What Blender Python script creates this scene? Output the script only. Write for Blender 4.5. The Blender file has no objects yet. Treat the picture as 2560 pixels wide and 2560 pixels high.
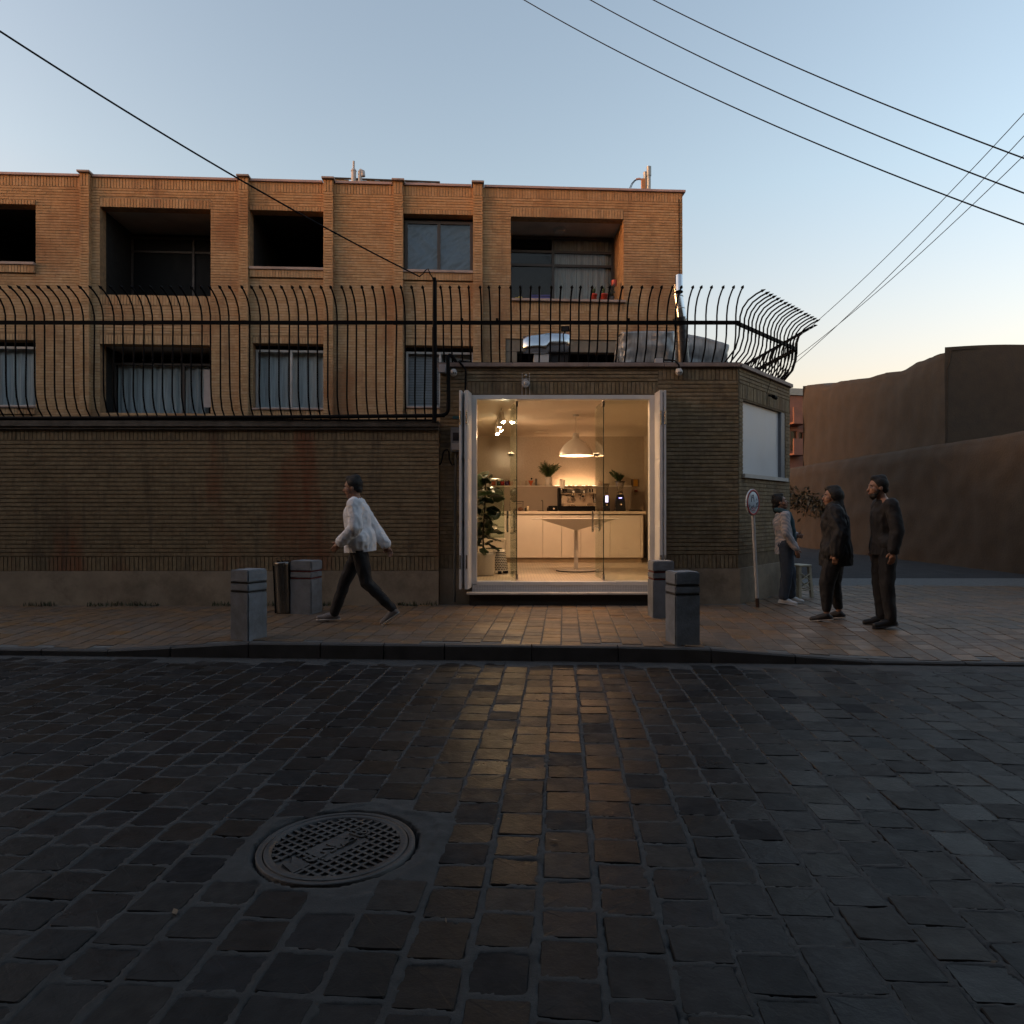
import bpy, bmesh, math, random
import numpy as np
from mathutils import Vector, Matrix, noise
random.seed(7)
R = math.radians
SC = bpy.context.scene
COL = SC.collection

# ------------------------------------------------------------------ camera, sky, sun, exposure
F, CZ = 1782.0, 1.38            # focal length in 2560-px units, eye height above the sidewalk
cam = bpy.data.objects.new('camera', bpy.data.cameras.new('camera'))
COL.objects.link(cam)
cam.data.lens = 36.0 * F / 2560.0
cam.data.sensor_width = 36.0
cam.data.clip_start, cam.data.clip_end = 0.05, 4000.0
cam.location = (0, 0, CZ)
cam.rotation_euler = (R(90), 0, 0)
SC.camera = cam

SUN_EL, SUN_ROT = 4.0, 257.0
world = bpy.data.worlds.new('World'); SC.world = world; world.use_nodes = True
wn, wl = world.node_tree.nodes, world.node_tree.links
sky = wn.new('ShaderNodeTexSky'); sky.sky_type = 'NISHITA'; sky.sun_disc = False
sky.sun_elevation, sky.sun_rotation = R(SUN_EL), R(SUN_ROT)
sky.air_density, sky.dust_density, sky.ozone_density = 1.0, 3.0, 1.0
hsv = wn.new('ShaderNodeHueSaturation'); hsv.inputs['Saturation'].default_value = 1.0
wl.new(sky.outputs[0], hsv.inputs['Color'])
gm = wn.new('ShaderNodeMix'); gm.data_type = 'RGBA'; gm.blend_type = 'MULTIPLY'; gm.inputs[0].default_value = 1
gm.inputs[7].default_value = (1.09, 0.945, 0.95, 1)
wl.new(hsv.outputs[0], gm.inputs[6])
# dusk haze: the air turns rosier towards the horizon all round
wt = wn.new('ShaderNodeTexCoord'); wx = wn.new('ShaderNodeSeparateXYZ'); wl.new(wt.outputs['Generated'], wx.inputs[0])
wr = wn.new('ShaderNodeValToRGB'); wr.color_ramp.elements[0].position = 0.0; wr.color_ramp.elements[0].color = (1.0, 0.73, 0.70, 1)
wr.color_ramp.elements[1].position = 0.40; wr.color_ramp.elements[1].color = (0.97, 1.0, 0.98, 1); wl.new(wx.outputs[2], wr.inputs[0])
gh = wn.new('ShaderNodeMix'); gh.data_type = 'RGBA'; gh.blend_type = 'MULTIPLY'; gh.inputs[0].default_value = 1
wl.new(gm.outputs[2], gh.inputs[6]); wl.new(wr.outputs[0], gh.inputs[7]); wl.new(gh.outputs[2], wn['Background'].inputs[0])
wn['Background'].inputs[1].default_value = 0.13

sun = bpy.data.objects.new('sun', bpy.data.lights.new('sun', 'SUN')); COL.objects.link(sun)
sun.data.energy, sun.data.angle, sun.data.color = 0.07, R(15), (1.0, 0.72, 0.5)
sd = Vector((math.sin(R(SUN_ROT)) * math.cos(R(SUN_EL)), math.cos(R(SUN_ROT)) * math.cos(R(SUN_EL)), math.sin(R(SUN_EL))))
sun.rotation_euler = sd.to_track_quat('Z', 'Y').to_euler()
sun.location = (20, -5, 20)

vs = SC.view_settings
vs.view_transform, vs.look, vs.exposure, vs.gamma = 'Standard', 'None', 2.42, 1.0
vs.use_curve_mapping = False
SC.render.engine = 'CYCLES'
SC.cycles.use_denoising = True
SC.cycles.max_bounces = 8; SC.cycles.transparent_max_bounces = 16
SC.cycles.sample_clamp_indirect = 6.0
SC.cycles.caustics_reflective = False; SC.cycles.caustics_refractive = False

# ------------------------------------------------------------------ measuring helpers
def P(px, py, D): return Vector(((px - 1280) * D / F, D, CZ - (py - 1280) * D / F))
def PX(px, D): return (px - 1280) * D / F
def PZ(py, D): return CZ - (py - 1280) * D / F
def proj(v): return (1280 + v.x / v.y * F, 1280 - (v.z - CZ) / v.y * F)

# ------------------------------------------------------------------ materials
MATS = {}
def _rnd(nt, mode):
    if mode == 'obj': return nt.nodes.new('ShaderNodeObjectInfo').outputs['Random']
    a = nt.nodes.new('ShaderNodeAttribute'); a.attribute_name = 'tint'; return a.outputs['Fac']
def _noise(nt, scale, detail=4, vec=None, stretch=None, rough=0.55):
    n = nt.nodes.new('ShaderNodeTexNoise'); n.inputs['Scale'].default_value = scale
    n.inputs['Detail'].default_value = detail; n.inputs['Roughness'].default_value = rough
    if vec is None:
        g = nt.nodes.new('ShaderNodeNewGeometry'); vec = g.outputs['Position']
    if stretch:
        m = nt.nodes.new('ShaderNodeMapping'); m.inputs['Scale'].default_value = stretch
        nt.links.new(vec, m.inputs['Vector']); vec = m.outputs[0]
    nt.links.new(vec, n.inputs['Vector']); return n.outputs['Fac']
def _ramp(nt, fac, stops, interp='LINEAR'):
    r = nt.nodes.new('ShaderNodeValToRGB'); cr = r.color_ramp; cr.interpolation = interp
    while len(cr.elements) < len(stops): cr.elements.new(0.5)
    for e, (p, c) in zip(cr.elements, stops):
        e.position = p; e.color = (c[0], c[1], c[2], 1) if isinstance(c, (tuple, list)) else (c, c, c, 1)
    nt.links.new(fac, r.inputs['Fac']); return r.outputs['Color']
def _mix(nt, a, b, fac=1.0, mode='MIX'):
    m = nt.nodes.new('ShaderNodeMix'); m.data_type = 'RGBA'; m.blend_type = mode
    for s, v in ((6, a), (7, b), (0, fac)):
        if hasattr(v, 'links') or hasattr(v, 'is_linked'): nt.links.new(v, m.inputs[s])
        elif s == 0: m.inputs[0].default_value = v
        else: m.inputs[s].default_value = (v[0], v[1], v[2], 1)
    return m.outputs[2]
def _bump(nt, bsdf, h, strength, dist=0.01):
    b = nt.nodes.new('ShaderNodeBump'); b.inputs['Strength'].default_value = strength; b.inputs['Distance'].default_value = dist
    nt.links.new(h, b.inputs['Height']); nt.links.new(b.outputs[0], bsdf.inputs['Normal'])
def new_mat(name):
    m = bpy.data.materials.new(name); m.use_nodes = True
    return m, m.node_tree, m.node_tree.nodes['Principled BSDF']
def mat(name, col, rough=0.6, metal=0.0, var=0.12, scale=6.0, bump=0.0, bscale=60.0, spec=0.5, rvar=0.1, dirt=0.0, stretch=None):
    if name in MATS: return MATS[name]
    m, nt, b = new_mat(name)
    n = _noise(nt, scale, stretch=stretch)
    c = _ramp(nt, n, [(0.3, tuple(x * (1 - var) for x in col)), (0.7, tuple(min(1, x * (1 + var)) for x in col))])
    if dirt:
        d = _noise(nt, scale * 0.4, 6, rough=0.7)
        f = _ramp(nt, d, [(0.48, 0.0), (0.7, dirt)])
        c = _mix(nt, c, (col[0] * 0.35, col[1] * 0.33, col[2] * 0.3), f)
    nt.links.new(c, b.inputs['Base Color'])
    r = _ramp(nt, n, [(0.3, max(0.02, rough - rvar)), (0.7, min(1, rough + rvar))]); nt.links.new(r, b.inputs['Roughness'])
    b.inputs['Metallic'].default_value = metal; b.inputs['Specular IOR Level'].default_value = spec
    if bump: _bump(nt, b, _noise(nt, bscale, 5), bump)
    MATS[name] = m; return m
def emit(name, col, strength):
    if name in MATS: return MATS[name]
    m, nt, b = new_mat(name)
    b.inputs['Base Color'].default_value = (0.8, 0.8, 0.8, 1)
    b.inputs['Emission Color'].default_value = (*col, 1); b.inputs['Emission Strength'].default_value = strength
    MATS[name] = m; return m
def glass(name, tint=(0.93, 0.97, 0.94), refl=0.06, rough=0.0):
    """thin clear sheet: see-through with a mirror part that grows at grazing angles"""
    if name in MATS: return MATS[name]
    m = bpy.data.materials.new(name); m.use_nodes = True; nt = m.node_tree; nt.nodes.clear()
    o = nt.nodes.new('ShaderNodeOutputMaterial'); mx = nt.nodes.new('ShaderNodeMixShader')
    t = nt.nodes.new('ShaderNodeBsdfTransparent'); t.inputs[0].default_value = (*tint, 1)
    g = nt.nodes.new('ShaderNodeBsdfGlossy'); g.inputs['Roughness'].default_value = rough
    lw = nt.nodes.new('ShaderNodeLayerWeight'); lw.inputs[0].default_value = 0.12
    mr = nt.nodes.new('ShaderNodeMapRange'); mr.inputs[3].default_value = refl; mr.inputs[4].default_value = 0.55
    nt.links.new(lw.outputs['Fresnel'], mr.inputs[0]); nt.links.new(mr.outputs[0], mx.inputs[0])
    nt.links.new(t.outputs[0], mx.inputs[1]); nt.links.new(g.outputs[0], mx.inputs[2]); nt.links.new(mx.outputs[0], o.inputs[0])
    MATS[name] = m; return m
def piece_mat(name, palette, mode, rough=0.85, stain=None, stain_amt=0.5, stain_stretch=(1, 1, 0.3), stain_scale=1.1, soot=None,
              var=0.25, bump=0.3, bscale=90, spec=0.3, rrand=0.0, hgrad=None, streak=None):
    """bricks, stones and pavers: one tone of the palette for each piece, stains that run across pieces"""
    key = name + mode
    if key in MATS: return MATS[key]
    m, nt, b = new_mat(key)
    rn = _rnd(nt, mode)
    k = len(palette)
    c = _ramp(nt, rn, [(i / (k - 1), p) for i, p in enumerate(palette)])
    n = _noise(nt, 14, 5)
    c = _mix(nt, c, _ramp(nt, n, [(0.3, 1 - var), (0.72, 1 + var * 0.6)]), 1.0, 'MULTIPLY')
    if hgrad:      # brick tone shifts with height
        z0, z1, col = hgrad
        g = nt.nodes.new('ShaderNodeNewGeometry'); s = nt.nodes.new('ShaderNodeSeparateXYZ'); nt.links.new(g.outputs['Position'], s.inputs[0])
        mr = nt.nodes.new('ShaderNodeMapRange'); mr.inputs[1].default_value = z0; mr.inputs[2].default_value = z1; mr.interpolation_type = 'SMOOTHSTEP'
        nt.links.new(s.outputs[2], mr.inputs[0])
        c = _mix(nt, c, _mix(nt, c, col, 1.0, 'MULTIPLY'), mr.outputs[0])
    if stain:
        f = _ramp(nt, _noise(nt, stain_scale, 5, stretch=stain_stretch, rough=0.6), [(0.52, 0.0), (0.68, stain_amt)])
        c = _mix(nt, c, stain, f)
    if soot:
        f = _ramp(nt, _noise(nt, 1.7, 6, stretch=(1.6, 1.6, 0.35), rough=0.7), [(0.55, 0.0), (0.75, soot)])
        c = _mix(nt, c, (0.035, 0.033, 0.03), f)
    if streak:
        f = _ramp(nt, _noise(nt, 5.5, 5, stretch=(1.0, 1.0, 0.09), rough=0.65), [(0.56, 0.0), (0.76, streak)])
        c = _mix(nt, c, (0.05, 0.05, 0.05), f)
    nt.links.new(c, b.inputs['Base Color'])
    rr = _ramp(nt, _noise(nt, 9, 3), [(0.3, max(0.05, rough - 0.08)), (0.7, min(1, rough + 0.08))])
    if rrand:
        rr = _mix(nt, rr, _ramp(nt, rn, [(0, (0.5 - rrand) * 2), (0.37, 1.0), (0.62, 0.6), (1, (0.5 + rrand) * 2)]), 1.0, 'MULTIPLY')
    nt.links.new(rr, b.inputs['Roughness']); b.inputs['Specular IOR Level'].default_value = spec
    if bump: _bump(nt, b, _noise(nt, bscale, 6, rough=0.65), bump, 0.008)
    MATS[key] = m; return m

# ------------------------------------------------------------------ mesh helpers
class MB:
    def __init__(s): s.v = []; s.f = []; s.sm = []
    def add(s, vs, fs, smooth=False):
        o = len(s.v); s.v += [tuple(v) for v in vs]; s.f += [tuple(i + o for i in f) for f in fs]; s.sm += [smooth] * len(fs); return s
    def box(s, a, b, M=None):
        x0, y0, z0 = a; x1, y1, z1 = b
        vs = [(x0, y0, z0), (x1, y0, z0), (x1, y1, z0), (x0, y1, z0), (x0, y0, z1), (x1, y0, z1), (x1, y1, z1), (x0, y1, z1)]
        if M is not None: vs = [M @ Vector(v) for v in vs]
        return s.add(vs, [(0, 3, 2, 1), (4, 5, 6, 7), (0, 1, 5, 4), (1, 2, 6, 5), (2, 3, 7, 6), (3, 0, 4, 7)])
    def bevbox(s, a, b, r=0.01, M=None):
        bm = bmesh.new(); bmesh.ops.create_cube(bm, size=1)
        c = [(p + q) / 2 for p, q in zip(a, b)]; d = [abs(q - p) for p, q in zip(a, b)]
        for v in bm.verts: v.co = Vector((c[0] + v.co.x * d[0], c[1] + v.co.y * d[1], c[2] + v.co.z * d[2]))
        bmesh.ops.bevel(bm, geom=bm.edges[:], offset=min(r, min(d) * 0.45), segments=2, affect='EDGES', profile=0.6)
        bm.verts.index_update()
        vs = [v.co.copy() for v in bm.verts]; fs = [[v.index for v in f.verts] for f in bm.faces]; bm.free()
        if M is not None: vs = [M @ v for v in vs]
        return s.add(vs, fs)
    def cyl(s, p0, p1, r0, r1=None, n=16, caps=True, smooth=True):
        p0, p1 = Vector(p0), Vector(p1); r1 = r0 if r1 is None else r1
        q = (p1 - p0).to_track_quat('Z', 'Y'); vs = []
        for p, r in ((p0, r0), (p1, r1)):
            for i in range(n):
                a = 2 * math.pi * i / n; vs.append(p + q @ Vector((r * math.cos(a), r * math.sin(a), 0)))
        s.add(vs, [(i, (i + 1) % n, n + (i + 1) % n, n + i) for i in range(n)], smooth)
        if caps:
            s.add(vs[:n], [tuple(reversed(range(n)))]); s.add(vs[n:], [tuple(range(n))])
        return s
    def tube(s, pts, r, n=8, caps=True):
        pts = [Vector(p) for p in pts]; vs = []; k = len(pts)
        rs = r if isinstance(r, (list, tuple)) else [r] * k
        up = None
        for i, p in enumerate(pts):
            t = (pts[min(i + 1, k - 1)] - pts[max(i - 1, 0)]).normalized()
            if up is None:
                up = Vector((0, 0, 1)) if abs(t.z) < 0.9 else Vector((1, 0, 0))
            a = t.cross(up).normalized(); b = a.cross(t).normalized(); up = b
            for j in range(n):
                an = 2 * math.pi * j / n; vs.append(p + (a * math.cos(an) + b * math.sin(an)) * rs[i])
        fs = [(i * n + j, i * n + (j + 1) % n, (i + 1) * n + (j + 1) % n, (i + 1) * n + j) for i in range(k - 1) for j in range(n)]
        s.add(vs, fs, True)
        if caps: s.add(vs[:n], [tuple(reversed(range(n)))]); s.add(vs[-n:], [tuple(range(n))])
        return s
    def lathe(s, prof, c=(0, 0, 0), n=24, M=None):
        vs = []; k = len(prof)
        for r, z in prof:
            for i in range(n):
                a = 2 * math.pi * i / n; v = Vector((r * math.cos(a), r * math.sin(a), z)) + Vector(c)
                vs.append(M @ v if M is not None else v)
        fs = [(i * n + j, i * n + (j + 1) % n, (i + 1) * n + (j + 1) % n, (i + 1) * n + j) for i in range(k - 1) for j in range(n)]
        return s.add(vs, fs, True)
    def ball(s, c, r, n=12, m=8, M=None):
        c = Vector(c); r = r if isinstance(r, (list, tuple)) else (r, r, r); vs = []
        for i in range(m + 1):
            t = math.pi * i / m
            for j in range(n):
                a = 2 * math.pi * j / n
                v = Vector((r[0] * math.sin(t) * math.cos(a), r[1] * math.sin(t) * math.sin(a), r[2] * math.cos(t)))
                vs.append(c + (M @ v if M is not None else v))
        return s.add(vs, [((i + 1) * n + j, (i + 1) * n + (j + 1) % n, i * n + (j + 1) % n, i * n + j) for i in range(m) for j in range(n)], True)
    def caps(s, p0, p1, r0, r1, n=12):
        p0, p1 = Vector(p0), Vector(p1)
        if (p1 - p0).length > 1e-4: s.cyl(p0, p1, r0, r1, n)
        s.ball(p0, r0, n, 8); s.ball(p1, r1, n, 8); return s
    def poly(s, pts, depth, n):
        """flat outline with thickness along n"""
        n = Vector(n); k = len(pts); a = [Vector(p) for p in pts]; b = [p + n * depth for p in a]
        s.add(a + b, [tuple(range(k)), tuple(reversed(range(k, 2 * k)))] + [(i + k, (i + 1) % k + k, (i + 1) % k, i) for i in range(k)]); return s
    def grid(s, fn, nu, nv, smooth=True):
        vs = [fn(i / nu, j / nv) for j in range(nv + 1) for i in range(nu + 1)]
        return s.add(vs, [(j * (nu + 1) + i, j * (nu + 1) + i + 1, (j + 1) * (nu + 1) + i + 1, (j + 1) * (nu + 1) + i) for j in range(nv) for i in range(nu)], smooth)
    def mesh(s, name):
        me = bpy.data.meshes.new(name); me.from_pydata(s.v, [], s.f)
        me.polygons.foreach_set('use_smooth', s.sm); me.update(); return me
    def build(s, name, m=None, parent=None, **kw): return obj(name, s.mesh(name), m, parent, **kw)

def obj(name, me, m=None, parent=None, label=None, cat=None, group=None, kind=None):
    o = bpy.data.objects.new(name, me); COL.objects.link(o)
    if m is not None and me is not None and not me.materials: me.materials.append(m)
    if parent is not None:
        o.parent = parent; o.matrix_parent_inverse = WM(parent).inverted()
    tag(o, label, cat, group, kind); return o
def tag(o, label=None, cat=None, group=None, kind=None):
    for k, v in (('label', label), ('category', cat), ('group', group), ('kind', kind)):
        if v: o[k] = v
    return o
def WM(o):
    M = Matrix.Translation(o.location) @ o.rotation_euler.to_matrix().to_4x4() @ Matrix.Diagonal((*o.scale, 1))
    return WM(o.parent) @ o.matrix_parent_inverse @ M if o.parent else M
def thing(name, loc, label, cat, group=None, rz=0.0):
    o = bpy.data.objects.new(name, None); COL.objects.link(o); o.location = loc; o.rotation_euler = (0, 0, rz)
    o.empty_display_size = 0.1
    return tag(o, label, cat, group)
def copy_tree(o, parent=None):
    c = o.copy(); COL.objects.link(c)
    if parent is not None: c.parent = parent
    for ch in o.children: copy_tree(ch, c)
    return c
def light(name, typ, loc, energy, col, parent=None, aim=None, **kw):
    d = bpy.data.lights.new(name, typ); d.energy = energy; d.color = col
    for k, v in kw.items(): setattr(d, k, v)
    o = bpy.data.objects.new(name, d); COL.objects.link(o); o.location = loc
    if aim is not None: o.rotation_euler = (Vector(loc) - Vector(aim)).to_track_quat('Z', 'Y').to_euler()
    if parent is not None: o.parent = parent; o.matrix_parent_inverse = WM(parent).inverted()
    return o

UNIT = MB().box((-.5, -.5, -.5), (.5, .5, .5))
class Pieces:
    """many alike pieces of one parent: the largest in view become objects, the rest one 'stuff' mesh"""
    def __init__(s, parent, name, rest, variants, mfun, limit=300):
        s.p, s.name, s.rest, s.mfun, s.limit, s.it = parent, name, rest, mfun, limit, []
        s.var = variants
    def add(s, M, area, k=0): s.it.append((M, area, k))
    def flush(s):
        def score(it):
            c = it[0].translation
            if c.y < 0.5: return -1
            px, py = proj(c)
            return it[1] / (c.y ** 2) if -40 < px < 2600 and -40 < py < 2600 else -1
        it = sorted(s.it, key=score, reverse=True)
        first, rest = it[:s.limit], it[s.limit:]
        mo = s.mfun('obj'); mes = {}
        pinv = WM(s.p).inverted()
        for M, a, k in first:
            if score((M, a, k)) < 0: rest.append((M, a, k)); continue
            if k not in mes:
                mes[k] = s.var[k].mesh(s.name); mes[k].materials.append(mo)
            o = bpy.data.objects.new(s.name, mes[k]); COL.objects.link(o); o.parent = s.p
            o.matrix_parent_inverse = pinv; o.matrix_basis = M
        if rest:
            vs, fs, tn = [], [], []
            arr = {k: np.array(v.v) for k, v in enumerate(s.var)}
            off = 0
            for M, a, k in rest:
                m = np.array(M); w = arr[k] @ m[:3, :3].T + m[:3, 3]
                vs.append(w); t = random.random()
                for f in s.var[k].f: fs.append(tuple(i + off for i in f)); tn.append(t)
                off += len(w)
            me = bpy.data.meshes.new(s.rest); me.from_pydata(np.concatenate(vs).tolist(), [], fs)
            at = me.attributes.new('tint', 'FLOAT', 'FACE'); at.data.foreach_set('value', tn); me.update()
            obj(s.rest, me, s.mfun('attr'), s.p, kind='stuff')

class Frame:
    """a wall plane: origin, horizontal direction u, outward normal n"""
    def __init__(s, p, q):
        s.o = Vector((p[0], p[1], 0)); d = Vector((q[0] - p[0], q[1] - p[1], 0)); s.len = d.length
        s.u = d.normalized(); s.n = Vector((s.u.y, -s.u.x, 0)); s.a = math.atan2(s.u.y, s.u.x)
    def at(s, u, z, out=0.0): return s.o + s.u * u + s.n * out + Vector((0, 0, z))
    def mat4(s, u, z, out=0.0): return Matrix.Translation(s.at(u, z, out)) @ Matrix.Rotation(s.a, 4, 'Z')
    def M(s): return Matrix.Translation(s.o) @ Matrix.Rotation(s.a, 4, 'Z')
    def upx(s, px):       # u where the vertical line of pixel px meets the plane
        k = (px - 1280) / F
        return (k * s.o.y - s.o.x) / (s.u.x - k * s.u.y)
    def zpx(s, px, py): return PZ(py, s.at(s.upx(px), 0).y)

def courses(pc, fr, u0, u1, z0, z1, holes=(), ch=0.06, bl=0.21, jz=0.0135, ju=0.0012, proud=0.010, upright=False, jit=0.0016):
    """bricks laid over a rectangle of a wall, cut round the holes"""
    if upright: ch, bl, jz, ju = z1 - z0, ch, 0.006, 0.013
    n = max(1, round((z1 - z0) / ch)); ch = (z1 - z0) / n
    for r in range(n):
        za, zb = z0 + r * ch, z0 + (r + 1) * ch
        spans = [(u0, u1)]
        for (h0, h1, g0, g1) in holes:
            if g0 < zb - 0.012 and g1 > za + 0.012:
                ns = []
                for a, b in spans:
                    if h1 <= a or h0 >= b: ns.append((a, b)); continue
                    if h0 > a: ns.append((a, h0))
                    if h1 < b: ns.append((h1, b))
                spans = ns
        for a, b in spans:
            x = a - (0 if upright else (r % 2) * bl * 0.5 + random.random() * 0.02)
            while x < b - 0.004:
                e = x + bl * (1 + random.uniform(-0.06, 0.06))
                p, q = max(x, a), min(e, b)
                if q - p > 0.012:
                    w, h = q - p - ju, zb - za - jz
                    M = fr.mat4((p + q) / 2, (za + zb) / 2 + random.uniform(-jit, jit) * 0.6, proud - 0.02 + random.uniform(-jit, jit) * 1.5) @ \
                        Matrix.Rotation(random.uniform(-1, 1) * 0.006, 4, 'Z') @ Matrix.Diagonal((w, 0.04, h, 1))
                    pc.add(M, w * h)
                x = e
def walls(mb, fr, u0, u1, z0, z1, holes, thick, out=0.0):
    """solid wall with openings (cells between the hole edges)"""
    us = sorted({u0, u1, *[min(max(h[i], u0), u1) for h in holes for i in (0, 1)]})
    zs = sorted({z0, z1, *[min(max(h[i], z0), z1) for h in holes for i in (2, 3)]})
    M = fr.M()
    for j in range(len(zs) - 1):
        run = None
        for i in range(len(us) - 1):
            uc, zc = (us[i] + us[i + 1]) / 2, (zs[j] + zs[j + 1]) / 2
            solid = not any(h[0] < uc < h[1] and h[2] < zc < h[3] for h in holes)
            if solid: run = (run[0], us[i + 1]) if run else (us[i], us[i + 1])
            if (not solid or i == len(us) - 2) and run:
                mb.box((run[0], -out, zs[j]), (run[1], thick, zs[j + 1]), M); run = None
    return mb
def to_mesh_text(txt, size, name, m, parent, M, extrude=0.002, align='CENTER'):
    cu = bpy.data.curves.new(name, 'FONT'); cu.body = txt; cu.size = size; cu.offset = size * 0.012; cu.extrude = extrude; cu.align_x = align; cu.align_y = 'CENTER'
    t = bpy.data.objects.new(name + '_tmp', cu); COL.objects.link(t)
    dg = bpy.context.evaluated_depsgraph_get(); me = bpy.data.meshes.new_from_object(t.evaluated_get(dg))
    bpy.data.objects.remove(t); me.transform(M); me.materials.clear()
    return obj(name, me, m, parent)
# ------------------------------------------------------------------ ground, road, kerb, sidewalk
RZ = -0.16
KA = -0.053                                    # the kerb runs a little towards the viewer on the right
def kerb_y(x): return 7.36 + KA * x
def walk_z(x, y):
    """the sidewalk dips to the road at both ends of the kerb"""
    t = max(0.0, 1 - (y - kerb_y(x)) / 1.5)
    d = 0.0
    if x < -2.9: d = 0.09 * min(1, (-2.9 - x) / 1.2)
    if x > 1.8: d = 0.125 * min(1, (x - 1.8) / 1.9)
    return -d * t
m_soil = mat('bare_earth', (0.09, 0.075, 0.06), 0.95, var=0.3, scale=0.5)
MB().grid(lambda u, v: Vector(((u - .5) * 1600, -200 + v * 1600, -0.34)), 4, 4).build('ground', m_soil, kind='structure')

MANH = P(843, 2114, 1.54 * F / 834)
MANH = Vector((MANH.x, MANH.y, RZ)); MR = 0.337
ga = math.atan(0.068)                            # stone columns lean a little to the right
GU, GV = Vector((math.cos(ga), -math.sin(ga), 0)), Vector((math.sin(ga), math.cos(ga), 0))
def patch(x, y):
    d = math.hypot(x - MANH.x, (y - MANH.y)); an = math.atan2(y - MANH.y, x - MANH.x)
    return d - (0.415 + 0.09 * noise.noise(Vector((math.cos(an) * 1.7, math.sin(an) * 1.7, 3.1))) + 0.05 * math.cos(an - 0.3))
wdt0 = 0.228; LAYOUT = []; COLS = {}
for i in range(-30, 31):
    v = 1.2 + random.random() * 0.2; COLS[i] = []
    while v < 8.2:
        d = random.choice([0.19, 0.21, 0.225, 0.235, 0.25]); c = GU * (i * wdt0 + 0.03) + GV * (v + d / 2); v0 = v; v += d
        if c.y < 1.5 or c.y > kerb_y(c.x) - 0.2 or abs(c.x) > 1.0 + 0.75 * c.y + 0.6 or abs(c.x) > 6: continue
        if patch(c.x, c.y) < 0.035: continue
        jt = 0.014 + 0.012 * noise.noise(Vector((c.x * .6, c.y * .6, 9))) + (0.008 if c.y < 3.6 else 0)
        M = Matrix.Translation(c + GU * random.uniform(-.006, .006) + Vector((0, 0, RZ - 0.0505 + random.uniform(-.003, .003)))) @ Matrix.Rotation(-ga + random.uniform(-.025, .025), 4, 'Z') @ \
            Matrix.Rotation(random.uniform(-.013, .013), 4, 'X') @ Matrix.Rotation(random.uniform(-.013, .013), 4, 'Y') @ Matrix.Diagonal((wdt0 - jt, d - jt * 0.8, 0.053, 1))
        LAYOUT.append((c, d, jt, M)); COLS[i].append((v0, v, jt))
def inside(x, y):
    """how far a point lies inside the stone it falls on (negative in a joint)"""
    a, b = x * GU.x + y * GU.y - 0.03, x * GV.x + y * GV.y
    i = round(a / wdt0)
    for v0, v1, jt in COLS.get(i, ()):
        if v0 <= b < v1: return min(wdt0 / 2 - abs(a - i * wdt0), b - v0, v1 - b) - jt / 2
    return -.05
def mortar_z(x, y):
    n = noise.fractal(Vector((x * 7, y * 7, 0)), 1.0, 2.0, 4)
    f = noise.noise(Vector((x * 26, y * 26, 5))) + .6 * noise.noise(Vector((x * 60, y * 60, 8)))
    e = inside(x, y) - 0.004 - 0.010 * f - 0.008 * n
    t = max(0.0, min(1.0, e / 0.016))
    z = RZ + 0.0022 + 0.0025 * n + 0.001 * f - 0.02 * t * t * (3 - 2 * t)
    p = patch(x, y)
    if p < 0.06: z = max(z, RZ + 0.001 + 0.007 * n + 0.002 * f) if p < 0 else z + (0.06 - p) / 0.06 * 0.008
    if math.hypot(x - MANH.x, y - MANH.y) < MR + 0.035: z = RZ - 0.05
    if y > kerb_y(x) - 0.3: z = max(z, RZ + 0.001 + 0.003 * n)
    return z
def road_mat():
    m, nt, b = new_mat('road_mortar')
    n = _noise(nt, 9, 6, rough=0.7); c = _ramp(nt, n, [(0.3, (0.026, 0.028, 0.030)), (0.55, (0.043, 0.047, 0.050)), (0.75, (0.068, 0.072, 0.075))])
    f = _ramp(nt, _noise(nt, 0.9, 4), [(0.4, 0.0), (0.65, 0.55)]); c = _mix(nt, c, (0.045, 0.047, 0.05), f)
    nt.links.new(c, b.inputs['Base Color']); b.inputs['Roughness'].default_value = 0.9
    _bump(nt, b, _noise(nt, 130, 6, rough=0.7), 0.6, 0.006); return m
m_mortar = road_mat()
mb = MB()
x0, x1, y0, y1 = -5.6, 5.6, 1.55, 7.75
def road_pt(u, v):      # finer close to the viewer
    y = y0 + (y1 - y0) * v ** 1.35; hw = 1.9 + (y - y0) * 0.6; x = (u - .5) * 2 * hw
    if u in (0.0, 1.0): x = x0 if u == 0 else x1
    return Vector((x, y, mortar_z(x, y)))
mb.grid(road_pt, 400, 380)
road = mb.build('road', m_mortar, kind='structure')
far = MB()
for a, b in (((-60, -5.0, RZ - .02), (60, 1.6, RZ - .012)), ((-60, 1.6, RZ - .02), (-5.58, 9.9, RZ - .012)), ((5.58, 1.6, RZ - .02), (60, 7.75, RZ - .012))): far.box(a, b)
far.build('road_surface', m_mortar, road)

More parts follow.
